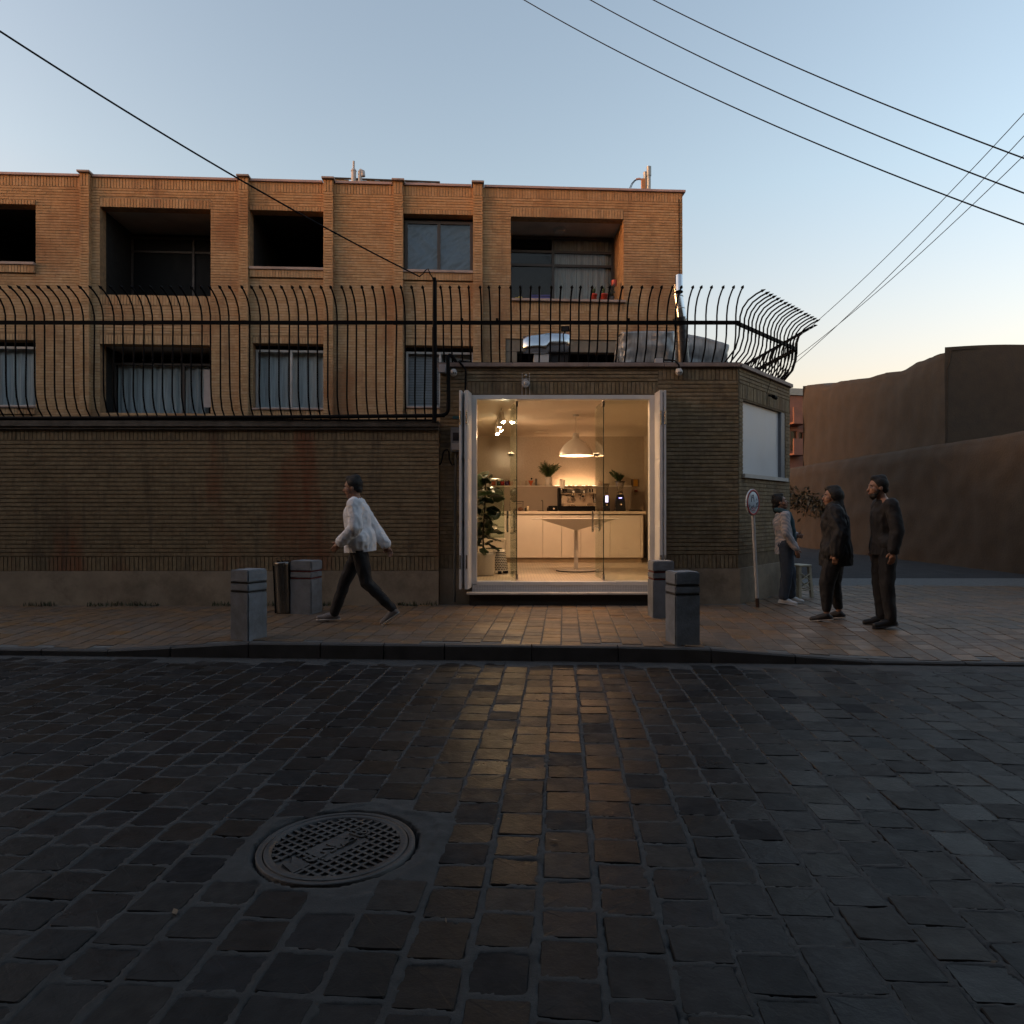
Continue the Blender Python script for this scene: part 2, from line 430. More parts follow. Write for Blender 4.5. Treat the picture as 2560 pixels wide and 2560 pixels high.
def stone_variant(sd, n=10, jag=0.024):
    rnd = random.Random(sd); mbv = MB(); c = 0.47
    base = [(-c, -.5), (0, -.5), (c, -.5), (.5, -c), (.5, c), (c, .5), (0, .5), (-c, .5), (-.5, c), (-.5, -c)]
    if n == 8: base = [p for p in base if p[0]]
    jt_ = {}      # both points of a cut corner move together
    ring = []
    for x, y in base:
        q = jt_.setdefault((x > 0.1, x < -0.1, y > 0), (rnd.uniform(-jag, jag), rnd.uniform(-jag, jag))); ring.append((x + q[0], y + q[1]))
    lo = [Vector((x, y, 0)) for x, y in ring]; up = [Vector((x, y, 0.92)) for x, y in ring]
    top = [Vector((x * 0.965, y * 0.965, 1 + rnd.uniform(-.015, .015))) for x, y in ring]
    mbv.add(lo + up, [(i, (i + 1) % n, n + (i + 1) % n, n + i) for i in range(n)])
    mbv.add(up + top, [(i, (i + 1) % n, n + (i + 1) % n, n + i) for i in range(n)])
    mbv.add(top + [Vector((rnd.uniform(-.1, .1), rnd.uniform(-.1, .1), 1 + rnd.uniform(-.02, .03)))], [(i, (i + 1) % n, n) for i in range(n)])
    return mbv
STONES = [stone_variant(i) for i in range(14)]
road_pal = [(0.013, 0.0135, 0.016), (0.022, 0.02, 0.018), (0.017, 0.019, 0.022), (0.028, 0.022, 0.018), (0.02, 0.021, 0.024), (0.036, 0.034, 0.033), (0.016, 0.0165, 0.019)]
def m_stone(mode): return piece_mat('paving_stone_face', road_pal, mode, rough=0.5, var=0.4, bump=0.45, bscale=22, spec=0.11, rrand=0.18, stain=(0.03, 0.03, 0.03), stain_amt=0.4, stain_stretch=(1, 1, 1), stain_scale=3.0)
pc = Pieces(road, 'paving_stone', 'paving_stones', STONES, m_stone)
for c, d, jt, M in LAYOUT: pc.add(M, wdt0 * d, random.randrange(14))
pc.flush()

# sidewalk with baked pavers
m_bed = mat('paver_bedding', (0.13, 0.135, 0.135), 0.95, var=0.3, scale=12, bump=0.3, bscale=120)
WALK_BACK = 13.4
mb = MB()
def walk_pt(u, v):
    x = -11 + 22 * u; ya = kerb_y(x) + 0.11; y = ya + v * (WALK_BACK + 1.5 - ya); return Vector((x, y, walk_z(x, y) - 0.006))
mb.grid(walk_pt, 44, 20)
sidewalk = mb.build('sidewalk', m_bed, kind='structure')
pav_pal = [(0.127, 0.086, 0.056), (0.17, 0.108, 0.061), (0.136, 0.102, 0.078), (0.215, 0.122, 0.056), (0.122, 0.094, 0.072), (0.158, 0.113, 0.078)]
def m_paver(mode): return piece_mat('paver_face', pav_pal, mode, rough=0.62, var=0.3, bump=0.25, bscale=60, spec=0.4, rrand=0.1, stain=(0.105, 0.09, 0.08), stain_amt=0.6, stain_stretch=(1, 1, 1), stain_scale=1.4)
PAV = [stone_variant(50 + i, 8, 0.008) for i in range(6)]
pc = Pieces(sidewalk, 'paver', 'pavers', PAV, m_paver)
wdt = 0.212; pa = math.atan(0.073)
PU, PV = Vector((math.cos(pa), -math.sin(pa), 0)), Vector((math.sin(pa), math.cos(pa), 0))
for i in range(-52, 50):
    v = 6.0 + random.random() * 0.2
    while v < 15.6:
        d = random.choice([0.105, 0.205, 0.205, 0.205, 0.21]); c = PU * (i * wdt - 0.56) + PV * (v + d / 2); v += d
        if c.y < kerb_y(c.x) + 0.14 or abs(c.x) > 9.5: continue
        if c.y > (10.58 if c.x < 3.6 else WALK_BACK): continue
        if c.x > 3.3 and c.y > 10.7 + (c.x - 3.4) * 1.2: continue
        z = walk_z(c.x, c.y)
        sx = (walk_z(c.x + .1, c.y) - walk_z(c.x - .1, c.y)) / .2; sy = (walk_z(c.x, c.y + .1) - walk_z(c.x, c.y - .1)) / .2
        M = Matrix.Translation(c + Vector((0, 0, z - 0.028 + random.uniform(-.002, .002)))) @ Matrix.Rotation(-pa + random.uniform(-.01, .01), 4, 'Z') @ \
            Matrix.Rotation(math.atan(sy), 4, 'X') @ Matrix.Rotation(-math.atan(sx), 4, 'Y') @ Matrix.Diagonal((wdt - 0.012, d - 0.006, 0.03, 1))
        pc.add(M, wdt * d, random.randrange(6))
pc.flush()

# kerb of long dark stones
m_kerb = mat('kerb_stone_face', (0.055, 0.055, 0.056), 0.7, var=0.3, scale=5, bump=0.3, bscale=50)
kerb = MB().box((-11, kerb_y(-11) + 0.05, -0.33), (-10.9, kerb_y(-11) + 0.1, -0.3)).build('kerb', m_kerb, kind='structure')
x = -8.2
while x < 8:
    L = random.uniform(0.6, 0.95); a, b = x + 0.006, x + L - 0.006
    def kp(xx, yy, z): return (xx, kerb_y(xx) + yy, z)
    za, zb = walk_z(a, kerb_y(a)), walk_z(b, kerb_y(b))
    mb = MB(); h = 0.006
    sec = lambda xx, z: [kp(xx, 0, -0.3), kp(xx, 0, z - 0.016), kp(xx, 0.014, z), kp(xx, 0.125, z), kp(xx, 0.125, -0.3)]
    A, B = sec(a, za), sec(b, zb)
    mb.add(A + B, [(0, 5, 6, 1), (1, 6, 7, 2), (2, 7, 8, 3), (3, 8, 9, 4), (0, 1, 2, 3, 4), (9, 8, 7, 6, 5)])
    mb.build('kerb_stone', m_kerb, kerb)
    x += L
m_asph = mat('alley_asphalt', (0.05, 0.052, 0.056), 0.95, var=0.3, scale=3, bump=0.5, bscale=150, spec=0.15)
MB().box((3.0, 12.2, -0.1), (60, 90, -0.012)).build('side_street', m_asph, kind='structure')

# ------------------------------------------------------------------ brick colours
up_pal = [(0.385, 0.25, 0.135), (0.425, 0.295, 0.17), (0.46, 0.33, 0.20), (0.41, 0.27, 0.145), (0.44, 0.315, 0.18), (0.365, 0.235, 0.125)]
def m_upbrick(mode): return piece_mat('buff_brick', up_pal, mode, 0.85, stain=(0.24, 0.11, 0.05), stain_amt=0.75, stain_stretch=(0.8, 0.8, 0.5), soot=0.35, streak=0.35, var=0.18, bump=0.2, hgrad=(5.0, 8.6, (1.06, 0.87, 0.72)))
sh_pal = [(0.235, 0.175, 0.10), (0.28, 0.215, 0.13), (0.25, 0.18, 0.10), (0.31, 0.24, 0.15), (0.215, 0.16, 0.10), (0.27, 0.205, 0.13)]
def m_shbrick(mode): return piece_mat('shop_brick', sh_pal, mode, 0.85, stain=(0.15, 0.075, 0.04), stain_amt=0.5, soot=0.6, streak=0.4, var=0.25, bump=0.3)
gw_pal = [(0.245, 0.18, 0.105), (0.28, 0.21, 0.125), (0.235, 0.17, 0.10), (0.295, 0.225, 0.135), (0.225, 0.165, 0.10)]
def m_gwbrick(mode): return piece_mat('garden_brick', gw_pal, mode, 0.85, stain=(0.23, 0.08, 0.04), stain_amt=0.95, stain_stretch=(1, 1, 0.16), stain_scale=1.5, soot=0.6, streak=0.6, var=0.25, bump=0.3)
m_joint = mat('brick_joint', (0.27, 0.175, 0.095), 0.95, var=0.3, scale=10)
m_joint2 = mat('dark_brick_joint', (0.175, 0.128, 0.078), 0.95, var=0.3, scale=10)
m_plinth = mat('cement_render', (0.31, 0.245, 0.175), 0.92, var=0.2, scale=3, bump=0.6, bscale=30, dirt=0.7)
m_coping = mat('coping_stone', (0.30, 0.235, 0.21), 0.7, var=0.2, scale=5, bump=0.2, dirt=0.6)
m_dcoping = mat('dirty_coping', (0.11, 0.095, 0.08), 0.85, var=0.4, scale=6, bump=0.4, bscale=40, dirt=0.7)
BRICK = [UNIT]
m_black = mat('black_iron', (0.007, 0.007, 0.008), 0.65, 0.0, var=0.3, scale=20, spec=0.06)
m_dark = mat('shade_black', (0.012, 0.012, 0.012), 0.9)  # near-black walls put the shade of unlit hollows into the colour
m_plaster = mat('grey_plaster', (0.38, 0.36, 0.33), 0.9, var=0.15, scale=2, dirt=0.4)
m_alu = mat('brown_window_frame', (0.055, 0.045, 0.04), 0.45, 0.3)
m_silver = mat('aluminium_frame', (0.42, 0.42, 0.42), 0.4, 0.6)
m_pane = glass('window_pane', (0.85, 0.88, 0.9), 0.02)
m_curtain = mat('net_curtain', (0.6, 0.63, 0.62), 0.9, var=0.25, scale=7, stretch=(4, 4, 0.2))
m_plastic = mat('plastic_sheet', (0.15, 0.20, 0.245), 0.25, var=0.07, scale=4)

# ------------------------------------------------------------------ garden wall
GW = Frame((-9.8, 10.62 - 8.7 * 0.012), (-1.09, 10.62))
gw = thing('garden_wall', GW.at(4, 0), 'low brown brick wall with rusty stains and cement foot behind the walking man', 'wall')
L = GW.len
w_ = walls(MB(), GW, 0, L, -0.1, 2.60, [], 0.3).build('wall', m_joint2, gw)
pb = Pieces(w_, 'brick', 'brickwork', BRICK, m_gwbrick); pu = Pieces(w_, 'upright_brick', 'upright_brickwork', BRICK, m_gwbrick)
courses(pb, GW, 0, L, 0.72, 2.44, ch=0.0605)
courses(pu, GW, 0, L, 2.445, 2.60, ch=0.062, upright=True)
courses(pu, GW, 0, L, 0.51, 0.715, ch=0.062, upright=True)
pb.flush(); pu.flush()
mb = MB(); nn = 60
for k in range(nn):
    a, b = L * k / nn, L * (k + 1) / nn
    t = lambda u: 0.505 + 0.008 * noise.noise(Vector((u * 2, 0, 0))); o = lambda u: 0.03 + 0.012 * noise.noise(Vector((u * 1.3, 4, 0)))
    vs = [GW.at(a, -.1, o(a) + .03), GW.at(b, -.1, o(b) + .03), GW.at(b, t(b), o(b)), GW.at(a, t(a), o(a)), GW.at(b, t(b), -.02), GW.at(a, t(a), -.02)]
    mb.add(vs, [(0, 1, 2, 3), (3, 2, 4, 5)])
mb.build('cement_foot', m_plinth, gw)
mb = MB().box((0, -0.05, 2.602), (L, 0.36, 2.645), GW.M()).box((0, -0.075, 2.645), (L, 0.4, 2.725), GW.M())
mb.build('coping', m_dcoping, gw)
# soil strip and weeds at the foot of the wall
weeds = MB(); rw = random.Random(5)
for k in range(900):
    u = rw.uniform(0.5, L); n_ = noise.noise(Vector((u * 1.1, 2, 0)))
    if n_ < -0.05: continue
    b0 = GW.at(u, 0.0, 0.05 + rw.random() * 0.12); h = rw.uniform(0.02, 0.09); a = rw.uniform(0, 6.28); l = rw.uniform(0.01, .05)
    tip = b0 + Vector((math.cos(a) * l, math.sin(a) * l, h)); s = Vector((-math.sin(a), math.cos(a), 0)) * 0.006
    weeds.add([b0 - s, b0 + s, (b0 + tip) / 2 + s * 1.2, tip, (b0 + tip) / 2 - s * 1.2], [(0, 1, 2, 3, 4)])
tag(weeds.build('weeds', mat('dry_weed', (0.06, 0.065, 0.03), 0.9)), 'low weeds along the foot of the garden wall', 'weeds', kind='stuff')

# ------------------------------------------------------------------ shop building shell
SY = 10.75
C0, C1 = (-1.086, SY), (3.41, SY)
C2 = (4.87, 12.52)
SF = Frame(C0, C1); SCH = Frame(C1, C2); SS = Frame(C2, (4.82, 17.6))
shop = thing('cafe_building', (1.2, SY, 0), 'single storey brown brick corner shop with lit glazed front and cut-off corner', 'building')
U = lambda x: x - C0[0]
DX0, DX1, DZ1 = -0.61, 2.185, 3.14
door_hole = (U(DX0), U(DX1), -1, DZ1)
wu0, wu1 = SCH.upx(1856), SCH.upx(1962)
win_hole = (wu0, wu1, 1.965, 3.09)
mb = MB()
walls(mb, SF, 0, SF.len, -0.1, 3.56, [door_hole], 0.22)
walls(mb, SCH, 0, SCH.len, -0.1, 3.56, [win_hole], 0.22)
walls(mb, SS, 0, SS.len, -0.1, 3.56, [], 0.2)
mb.box((C0[0], SY + 0.2, -0.1), (C0[0] + 0.2, 17.6, 3.56))
w_ = mb.build('wall', m_joint2, shop)
pb = Pieces(w_, 'brick', 'brickwork', BRICK, m_shbrick); pu = Pieces(w_, 'upright_brick', 'upright_brickwork', BRICK, m_shbrick)
uR = U(PX(1645, SY)); uL = U(PX(1168, SY))
courses(pb, SF, 0, uL, 0.74, 3.56, [door_hole]); courses(pb, SF, uR, SF.len, 0.74, 3.365, [door_hole])
courses(pb, SF, uL, uR, 3.345, 3.56)
courses(pu, SF, uL, uR, 3.16, 3.34, ch=0.062, upright=True)
courses(pu, SF, uR, SF.len, 3.37, 3.56, ch=0.062, upright=True)
courses(pu, SF, uR, SF.len, 0.535, 0.735, ch=0.062, upright=True); courses(pu, SF, 0, U(DX0), 0.535, 0.735, ch=0.062, upright=True)
courses(pb, SCH, 0.02, SCH.len, 0.74, 3.105, [win_hole]); courses(pb, SCH, 0.02, SCH.len, 3.33, 3.56)
courses(pu, SCH, 0.02, SCH.len, 3.11, 3.325, ch=0.062, upright=True)
courses(pb, SS, 0.0, 4.6, 0.74, 3.56)
pb.flush(); pu.flush()
def foot(fr, a0, b0):
    mbf = MB(); n = max(4, int((b0 - a0) * 8))
    for k in range(n):
        a, b = a0 + (b0 - a0) * k / n, a0 + (b0 - a0) * (k + 1) / n
        g = lambda u: 0.03 + 0.012 * noise.noise(Vector((u * 1.9, 8, fr.a)))
        vs = [fr.at(a, -.1, g(a) + .015), fr.at(b, -.1, g(b) + .015), fr.at(b, .53, g(b)), fr.at(a, .53, g(a)), fr.at(b, .53, -.02), fr.at(a, .53, -.02)]
        mbf.add(vs, [(0, 1, 2, 3), (3, 2, 4, 5)])
    return mbf
mbf = foot(SF, 0, U(DX0) - .0); mbf2 = foot(SF, U(DX1), SF.len + .02); mbf3 = foot(SCH, -.02, SCH.len + .03); mbf4 = foot(SS, 0, 5)
for q in (mbf, mbf2, mbf3, mbf4): q.build('cement_foot', m_plinth, shop)
def coping(fr, a, b, name='coping', z0=3.563, z1=3.624, o=0.055):
    n = max(1, round((b - a) / 1.1))
    for k in range(n):
        p, q = a + (b - a) * k / n, a + (b - a) * (k + 1) / n
        MB().bevbox((p + .0015, -o, z0), (q - .0015, 0.3, z1), 0.008, fr.M()).build(name, m_coping, shop)
coping(SF, -0.04, SF.len + 0.02); coping(SCH, 0.02, SCH.len + 0.05, z0=3.5635, z1=3.6245); coping(SS, 0.03, SS.len, z0=3.564, z1=3.625)
m_roof = mat('roof_membrane', (0.10, 0.10, 0.10), 0.9, var=0.3, scale=2)
MB().add([(C0[0] + .1, SY + .15, 3.40), (C1[0], SY + .15, 3.40), (C2[0] - .1, C2[1] + .05, 3.40), (4.75, 17.55, 3.40), (C0[0] + .1, 17.55, 3.40)], [(0, 1, 2, 3, 4)]).build('roof', m_roof, shop)
# white board closing the corner window
m_board = mat('white_board', (0.62, 0.64, 0.67), 0.45, var=0.05, scale=2)
win = MB().box((wu0 + .005, 0.05, 1.97), (SCH.upx(1953), 0.075, 3.085), SCH.M()).build('window', m_board, shop, label='white board closing the corner window')
MB().box((SCH.upx(1953), 0.0, 1.97), (wu1 - .004, 0.1, 3.085), SCH.M()).build('frame', mat('grey_frame', (0.2, 0.21, 0.23), .5), win)
MB().box((wu0 - .02, -0.05, 1.905), (wu1 + .04, 0.1, 1.964), SCH.M()).build('sill', mat('pale_sill', (0.5, 0.48, 0.45), .6), win)

# ------------------------------------------------------------------ shop inside
m_in = mat('cream_wall_tile', (0.62, 0.53, 0.43), 0.5, var=0.05, scale=3)
def tile_mat(name, col, size, groove, rough=0.35, off=(0, 0, 0), spec=.5):
    """small square tiles too fine to pick apart"""
    m, nt, b = new_mat(name)
    g = nt.nodes.new('ShaderNodeNewGeometry'); s = nt.nodes.new('ShaderNodeSeparateXYZ'); nt.links.new(g.outputs['Position'], s.inputs[0])
    def line(ax):
        d = nt.nodes.new('ShaderNodeMath'); d.operation = 'MULTIPLY'; d.inputs[1].default_value = 1 / size; nt.links.new(s.outputs[ax], d.inputs[0])
        f = nt.nodes.new('ShaderNodeMath'); f.operation = 'FRACT'; nt.links.new(d.outputs[0], f.inputs[0])
        c = nt.nodes.new('ShaderNodeMath'); c.operation = 'GREATER_THAN'; c.inputs[1].default_value = groove; nt.links.new(f.outputs[0], c.inputs[0]); return c.outputs[0]
    ax = {'floor': (0, 1), 'wall': (0, 2)}[off]
    mm = nt.nodes.new('ShaderNodeMath'); mm.operation = 'MULTIPLY'; nt.links.new(line(ax[0]), mm.inputs[0]); nt.links.new(line(ax[1]), mm.inputs[1])
    n = _noise(nt, 25, 3); cc = _ramp(nt, n, [(0.3, tuple(x * .88 for x in col)), (0.7, col)])
    c = _mix(nt, tuple(x * 0.45 for x in col), cc, mm.outputs[0]); nt.links.new(c, b.inputs['Base Color'])
    b.inputs['Roughness'].default_value = rough; b.inputs['Specular IOR Level'].default_value = spec
    _bump(nt, b, mm.outputs[0], 0.3, 0.002); return m
FZ, CEIL, BY = 0.34, 3.10, 16.2
m_floor = tile_mat('floor_mosaic', (0.60, 0.52, 0.42), 0.05, 0.1, 0.4, 'floor')
m_backt = tile_mat('wall_mosaic', (0.58, 0.49, 0.39), 0.025, 0.14, 0.22, 'wall')
IX0, IX1 = -0.86, 3.0
MB().box((IX0, SY + 0.04, FZ - .06), (IX1, BY, FZ)).build('floor', m_floor, shop)
MB().box((IX0, SY + 0.225, CEIL), (IX1, BY, CEIL + .1)).build('ceiling', mat('ceiling_paint', (0.66, 0.58, 0.48), .75, var=.03), shop)
MB().box((IX0, BY, FZ), (IX1, BY + .1, CEIL)).build('back_wall', m_backt, shop)
MB().box((IX0 - .02, SY + 0.23, FZ), (IX0, BY, CEIL)).build('inside_wall', m_in, shop)
MB().box((IX1, SY + 0.23, FZ), (IX1 + .05, BY, CEIL)).build('inside_wall', m_in, shop)
for a, b in ((IX0, DX0), (DX1, IX1)): MB().box((a, SY + .222, FZ), (b, SY + .24, CEIL)).build('inside_wall', m_in, shop)
# steps and frame of the door
m_white = mat('white_metal_paint', (0.72, 0.71, 0.70), 0.4, var=0.05, scale=4, dirt=0.15)
m_riser = tile_mat('riser_mosaic', (0.62, 0.62, 0.64), 0.0245, 0.17, 0.3, 'wall')
MB().box((DX0 + .015, SY - .10, 0.19), (DX1 - .02, SY + .04, 0.288)).build('step_riser', m_riser, shop)
MB().bevbox((DX0 - .06, SY - .30, 0.165), (DX1 + .03, SY - .095, 0.192), 0.006).build('step_ledge', mat('pale_stone_step', (0.55, 0.52, 0.48), .35, var=.1), shop)
MB().box((DX0 - .02, SY - .22, -0.05), (DX1, SY + .04, 0.165)).build('step_base', mat('black_step_stone', (0.028, 0.027, 0.026), .7, var=.3, bump=.3), shop)
fr = MB().bevbox((DX0, SY - .04, 3.075), (DX1, SY + .10, 3.138), .004)
fr.bevbox((DX0, SY - .04, FZ - .045), (DX0 + .08, SY + .10, 3.076), .004).bevbox((DX1 - .115, SY - .04, FZ - .045), (DX1, SY + .10, 3.076), .004)
doorf = fr.build('door_frame', m_white, shop)
sl = MB()
for k in range(5):
    a = DX0 + .08 + k * .52; sl.bevbox((a + .001, SY - .105 + random.uniform(-.006, .006), .288), (min(a + .519, DX1 - .11), SY + .10, FZ + random.uniform(-.004, .002)), .005)
sl.build('threshold', m_white, doorf)
m_gl = glass('door_glass', (0.94, 0.975, 0.945), 0.04)
m_edge = mat('glass_edge', (0.01, 0.03, 0.022), 0.25)
m_steel = mat('brushed_steel', (0.6, 0.58, 0.55), 0.25, 1.0, var=.1)
gx0, gx1 = DX0 + .085, DX1 - .12
hx0, hx1 = PX(1292, SY + .05), PX(1509, SY + .05)
for a, b in ((gx0, hx0 - .006), (hx1 + .006, gx1)):
    MB().box((a, SY + .045, FZ + .002), (b, SY + .055, 3.074)).build('fixed_pane', m_gl, doorf)
def leaf(hx, dx, dy):
    hp = Vector((hx, SY + .05, 0)); d = Vector((dx, dy, 0)).normalized(); W = 0.64
    frl = Frame((hp.x, hp.y), (hp.x + d.x * W, hp.y + d.y * W)); M = frl.M()
    lf = MB().box((0.012, -.005, FZ + .015), (W, .005, 3.06), M).build('glass_door', m_gl, shop)
    MB().box((0, -.006, FZ + .01), (.012, .006, 3.065), M).build('glass_edge', m_edge, lf)
    for z in (FZ + .01, 2.98): MB().box((-.004, -.016, z), (.10, .016, z + .085), M).build('patch_hinge', m_steel, lf)
    MB().cyl(frl.at(W - .05, 2.30, -.04), frl.at(W - .05, 2.30, .04), .035, n=12).build('lock', m_steel, lf)
    MB().cyl(frl.at(W - .04, FZ + .02, .03), frl.at(W - .04, FZ + .1, .03), .018, n=10).ball(frl.at(W - .04, FZ + .11, .03), .026).build('floor_bolt', m_steel, lf)
    for s in (-1, 1):
        h = MB().cyl(frl.at(W - .07, 1.06, s * .055), frl.at(W - .07, 1.40, s * .055), .017, n=10)
        for z in (1.13, 1.33): h.cyl(frl.at(W - .07, z, 0), frl.at(W - .07, z, s * .055), .008, n=8)
        h.build('handle', m_steel, lf)
leaf(hx0, -0.16, 1.0); leaf(hx1, -0.08, 1.0)
# folding white shutters beside the door
def shutters(xh, sgn):
    t = thing('folding_shutter', (xh, SY - .05, FZ), 'white metal folding shutter stacked open at the ' + ('left' if sgn < 0 else 'right') + ' side of the cafe door', 'shutter', 'folding shutters of the cafe door')
    z0, z1 = .25, 3.16
    xs = [0.0, .05, .11, .145] if sgn < 0 else [0.0, .028, .062, .09]
    for k in range(3):
        a = Vector((xh + sgn * xs[k], SY - .045 - (.0 if k % 2 == 0 else .30), 0)); b = Vector((xh + sgn * (xs[k + 1] - .008), SY - .045 - (.30 if k % 2 == 0 else .0), 0))
        f2 = Frame((a.x, a.y), (b.x, b.y)); LL = f2.len
        p = MB().bevbox((0.004, -.016, z0), (LL - .004, .016, z1), .003, f2.M()).build('panel', m_white, t)
        st = MB()
        for zz in (z0 + .06, z0 + 1.0, z1 - 1.0): st.bevbox((.04, -.022, zz), (LL - .04, .022, zz + .86), .004, f2.M())
        st.build('raised_field', m_white, p)
        for zz in (z0 + .3, z1 - .5): MB().cyl(f2.at(LL, zz, 0), f2.at(LL, zz + .2, 0), .012, n=8).build('hinge', m_steel, p)
    return t
shutters(DX0 - .01, -1); shutters(DX1 - .03, 1)
# ------------------------------------------------------------------ apartment building above and behind the shop
SL = 0.0581
def ub_pt(px):
    k = (px - 1280) / F; D = 15.58 / (1 - SL * k); return (k * D, D)
UP0, UP1 = ub_pt(-260), ub_pt(1706)
UB = Frame(UP0, UP1)
uu = UB.upx
def zz(px, py): return UB.zpx(px, py)
apt = thing('apartment_building', (UP1[0], UP1[1], 0), 'three storey buff brick apartment block with flat roof and dark openings above the cafe', 'building')
ROOF = 8.50
WB = 2.5
CH = 0.058
def snap(z): return WB + round((z - WB) / CH) * CH
H = {}
H['A'] = (uu(250), uu(527), snap(zz(527, 739)), snap(zz(527, 524)))
H['B'] = (uu(625), uu(811), snap(zz(720, 672)), snap(zz(720, 527)))
H['C'] = (uu(1008), uu(1184), snap(zz(1100, 680)), snap(zz(1100, 535)))
H['D'] = (uu(1277), uu(1559), snap(zz(1420, 748)), snap(zz(1420, 547)))
H['A2'] = (uu(250), uu(527), 3.48, snap(zz(527, 863)))
H['B2'] = (uu(632), uu(815), snap(zz(720, 1021)), snap(zz(720, 862)))
H['C2'] = (uu(1012), uu(1187), snap(zz(1100, 1021)), snap(zz(1100, 865)))
H['D2'] = (uu(1264), uu(1560), 3.3, snap(zz(1420, 852)))
H['Z'] = (uu(-160), uu(90), H['B'][2], H['B'][3]); H['Z2'] = (uu(-160), uu(90), H['B2'][2], H['B2'][3])
holes = list(H.values()) + [(uu(1128), UB.len + 1, WB - 1, 3.45)]
mb = walls(MB(), UB, 0, UB.len, WB, ROOF - .05, holes, 0.25)
mb.box((UB.len - .25, .26, WB + 1.0), (UB.len, 9, ROOF - .05), UB.M()); mb.box((0, 8.8, 3.5), (UB.len, 9, ROOF - .05), UB.M()); mb.box((0, .26, 0), (.25, 9, ROOF - .05), UB.M())
w_ = mb.build('wall', m_joint, apt)
pb = Pieces(w_, 'brick', 'brickwork', BRICK, m_upbrick); pu = Pieces(w_, 'upright_brick', 'upright_brickwork', BRICK, m_upbrick)
TOPB = ROOF - .05 - .215
bands = [(0, UB.len, TOPB, ROOF - .055)]; PROUD = {}
for k, up in (('A', .19), ('D', .2), ('A2', .19)):
    a, b, z0, z1 = H[k]; bands.append((a, b, z1, z1 + up))
for k in ('B', 'C', 'Z'):
    a, b, z0, z1 = H[k]; bands.append((a, b, z1, z1 + .10)); bands.append((a, b, z0 - .22, z0 - .06)); PROUD[(a, z0 - .22)] = .055; PROUD[(a, z1)] = .03
for k in ('B2', 'C2', 'Z2'):
    a, b, z0, z1 = H[k]; bands.append((a, b, z1, z1 + .13)); bands.append((a, b, z0 - .17, z0 - .04)); PROUD[(a, z0 - .17)] = .05
a, b, z0, z1 = H['A']; bands.append((a, b, z0 - .21, z0))
a, b, z0, z1 = H['D']; bands.append((a, b, z0 - .24, z0 - .055))
sills = [(H[k][0], H[k][1], H[k][2] - .06, H[k][2]) for k in ('B', 'C', 'Z')] + [(H[k][0], H[k][1], H[k][2] - .04, H[k][2]) for k in ('B2', 'C2', 'Z2')] + [(H['D'][0], H['D'][1], H['D'][2] - .055, H['D'][2])]
courses(pb, UB, 0, UB.len, WB, TOPB, holes + bands + sills, ch=CH, bl=0.205)
for a, b, z0, z1 in bands:
    pr_ = PROUD.get((a, z0), .010); courses(pu, UB, a, b, z0, z1, ch=0.062, upright=True, proud=pr_)
    if pr_ > .02: MB().box((a + .003, -pr_ + .012, z0 + .006), (b - .003, .005, z1 - .004), UB.M()).build('band_core', m_joint, apt)
# pilasters
PIL = [(600, 623), (811, 834), (985, 1008), (1183, 1206), (205, 228), (-205, -182)]
pil_m = MB()
class PF(Frame): pass
for (p0, p1) in PIL:
    a, b = uu(p0), uu(p1); fr2 = Frame((UB.at(a, 0, .09).x, UB.at(a, 0, .09).y), (UB.at(b, 0, .09).x, UB.at(b, 0, .09).y))
    PB = WB if p0 < 1100 else 3.45 + .003
    pm = MB().box((a, -.085, PB), (b, .01, ROOF + .0), UB.M()).build('pilaster', m_joint, apt)
    ppb = Pieces(pm, 'brick', 'brickwork', BRICK, m_upbrick, limit=30)
    courses(ppb, fr2, 0, fr2.len, PB, TOPB, ch=CH, bl=.205, proud=.008); courses(ppb, fr2, 0, fr2.len, TOPB, ROOF - .01, ch=.062, upright=True, proud=.008)
    s1 = Frame((UB.at(b, 0, .09).x, UB.at(b, 0, .09).y), (UB.at(b, 0, 0).x, UB.at(b, 0, 0).y)); courses(ppb, s1, 0, s1.len, PB, ROOF - .01, ch=CH, bl=.3, proud=.005)
    s2 = Frame((UB.at(a, 0, 0).x, UB.at(a, 0, 0).y), (UB.at(a, 0, .09).x, UB.at(a, 0, .09).y)); courses(ppb, s2, 0, s2.len, PB, ROOF - .01, ch=CH, bl=.3, proud=.005)
    ppb.flush()
    MB().bevbox((a - .035, -.16, ROOF), (b + .035, .2, ROOF + .04), .008, UB.M()).build('pilaster_cap', m_coping, apt)
m_rc = mat('pink_roof_coping', (0.36, 0.25, 0.23), .6, var=.15, scale=3)
n = 12
cuts = sorted([0] + [uu(q) for p in PIL for q in p] + [UB.len + .06])
for a, b in zip(cuts[::2], cuts[1::2]):
    a2 = a + (.037 if a > 0 else 0); b2 = b - (.037 if b < UB.len else 0)
    k = max(1, round((b2 - a2) / 1.6))
    for i in range(k):
        MB().bevbox((a2 + (b2 - a2) * i / k + .001, -.055, ROOF - .05), (a2 + (b2 - a2) * (i + 1) / k - .001, .3, ROOF), .006, UB.M()).build('roof_coping', m_rc, apt)
pb.flush(); pu.flush()
MB().box((.2, .2, ROOF - .3), (UB.len - .1, 8.9, ROOF - .2), UB.M()).build('roof', m_roof, apt)
for (a, b, z0, z1) in sills:
    MB().bevbox((a + .002, -.085, z0 + .002), (b + (.04 if (a, b) == H['D'][:2] else -.002), .22, z1 - .001), .008, UB.M()).build('window_sill', m_coping, apt)

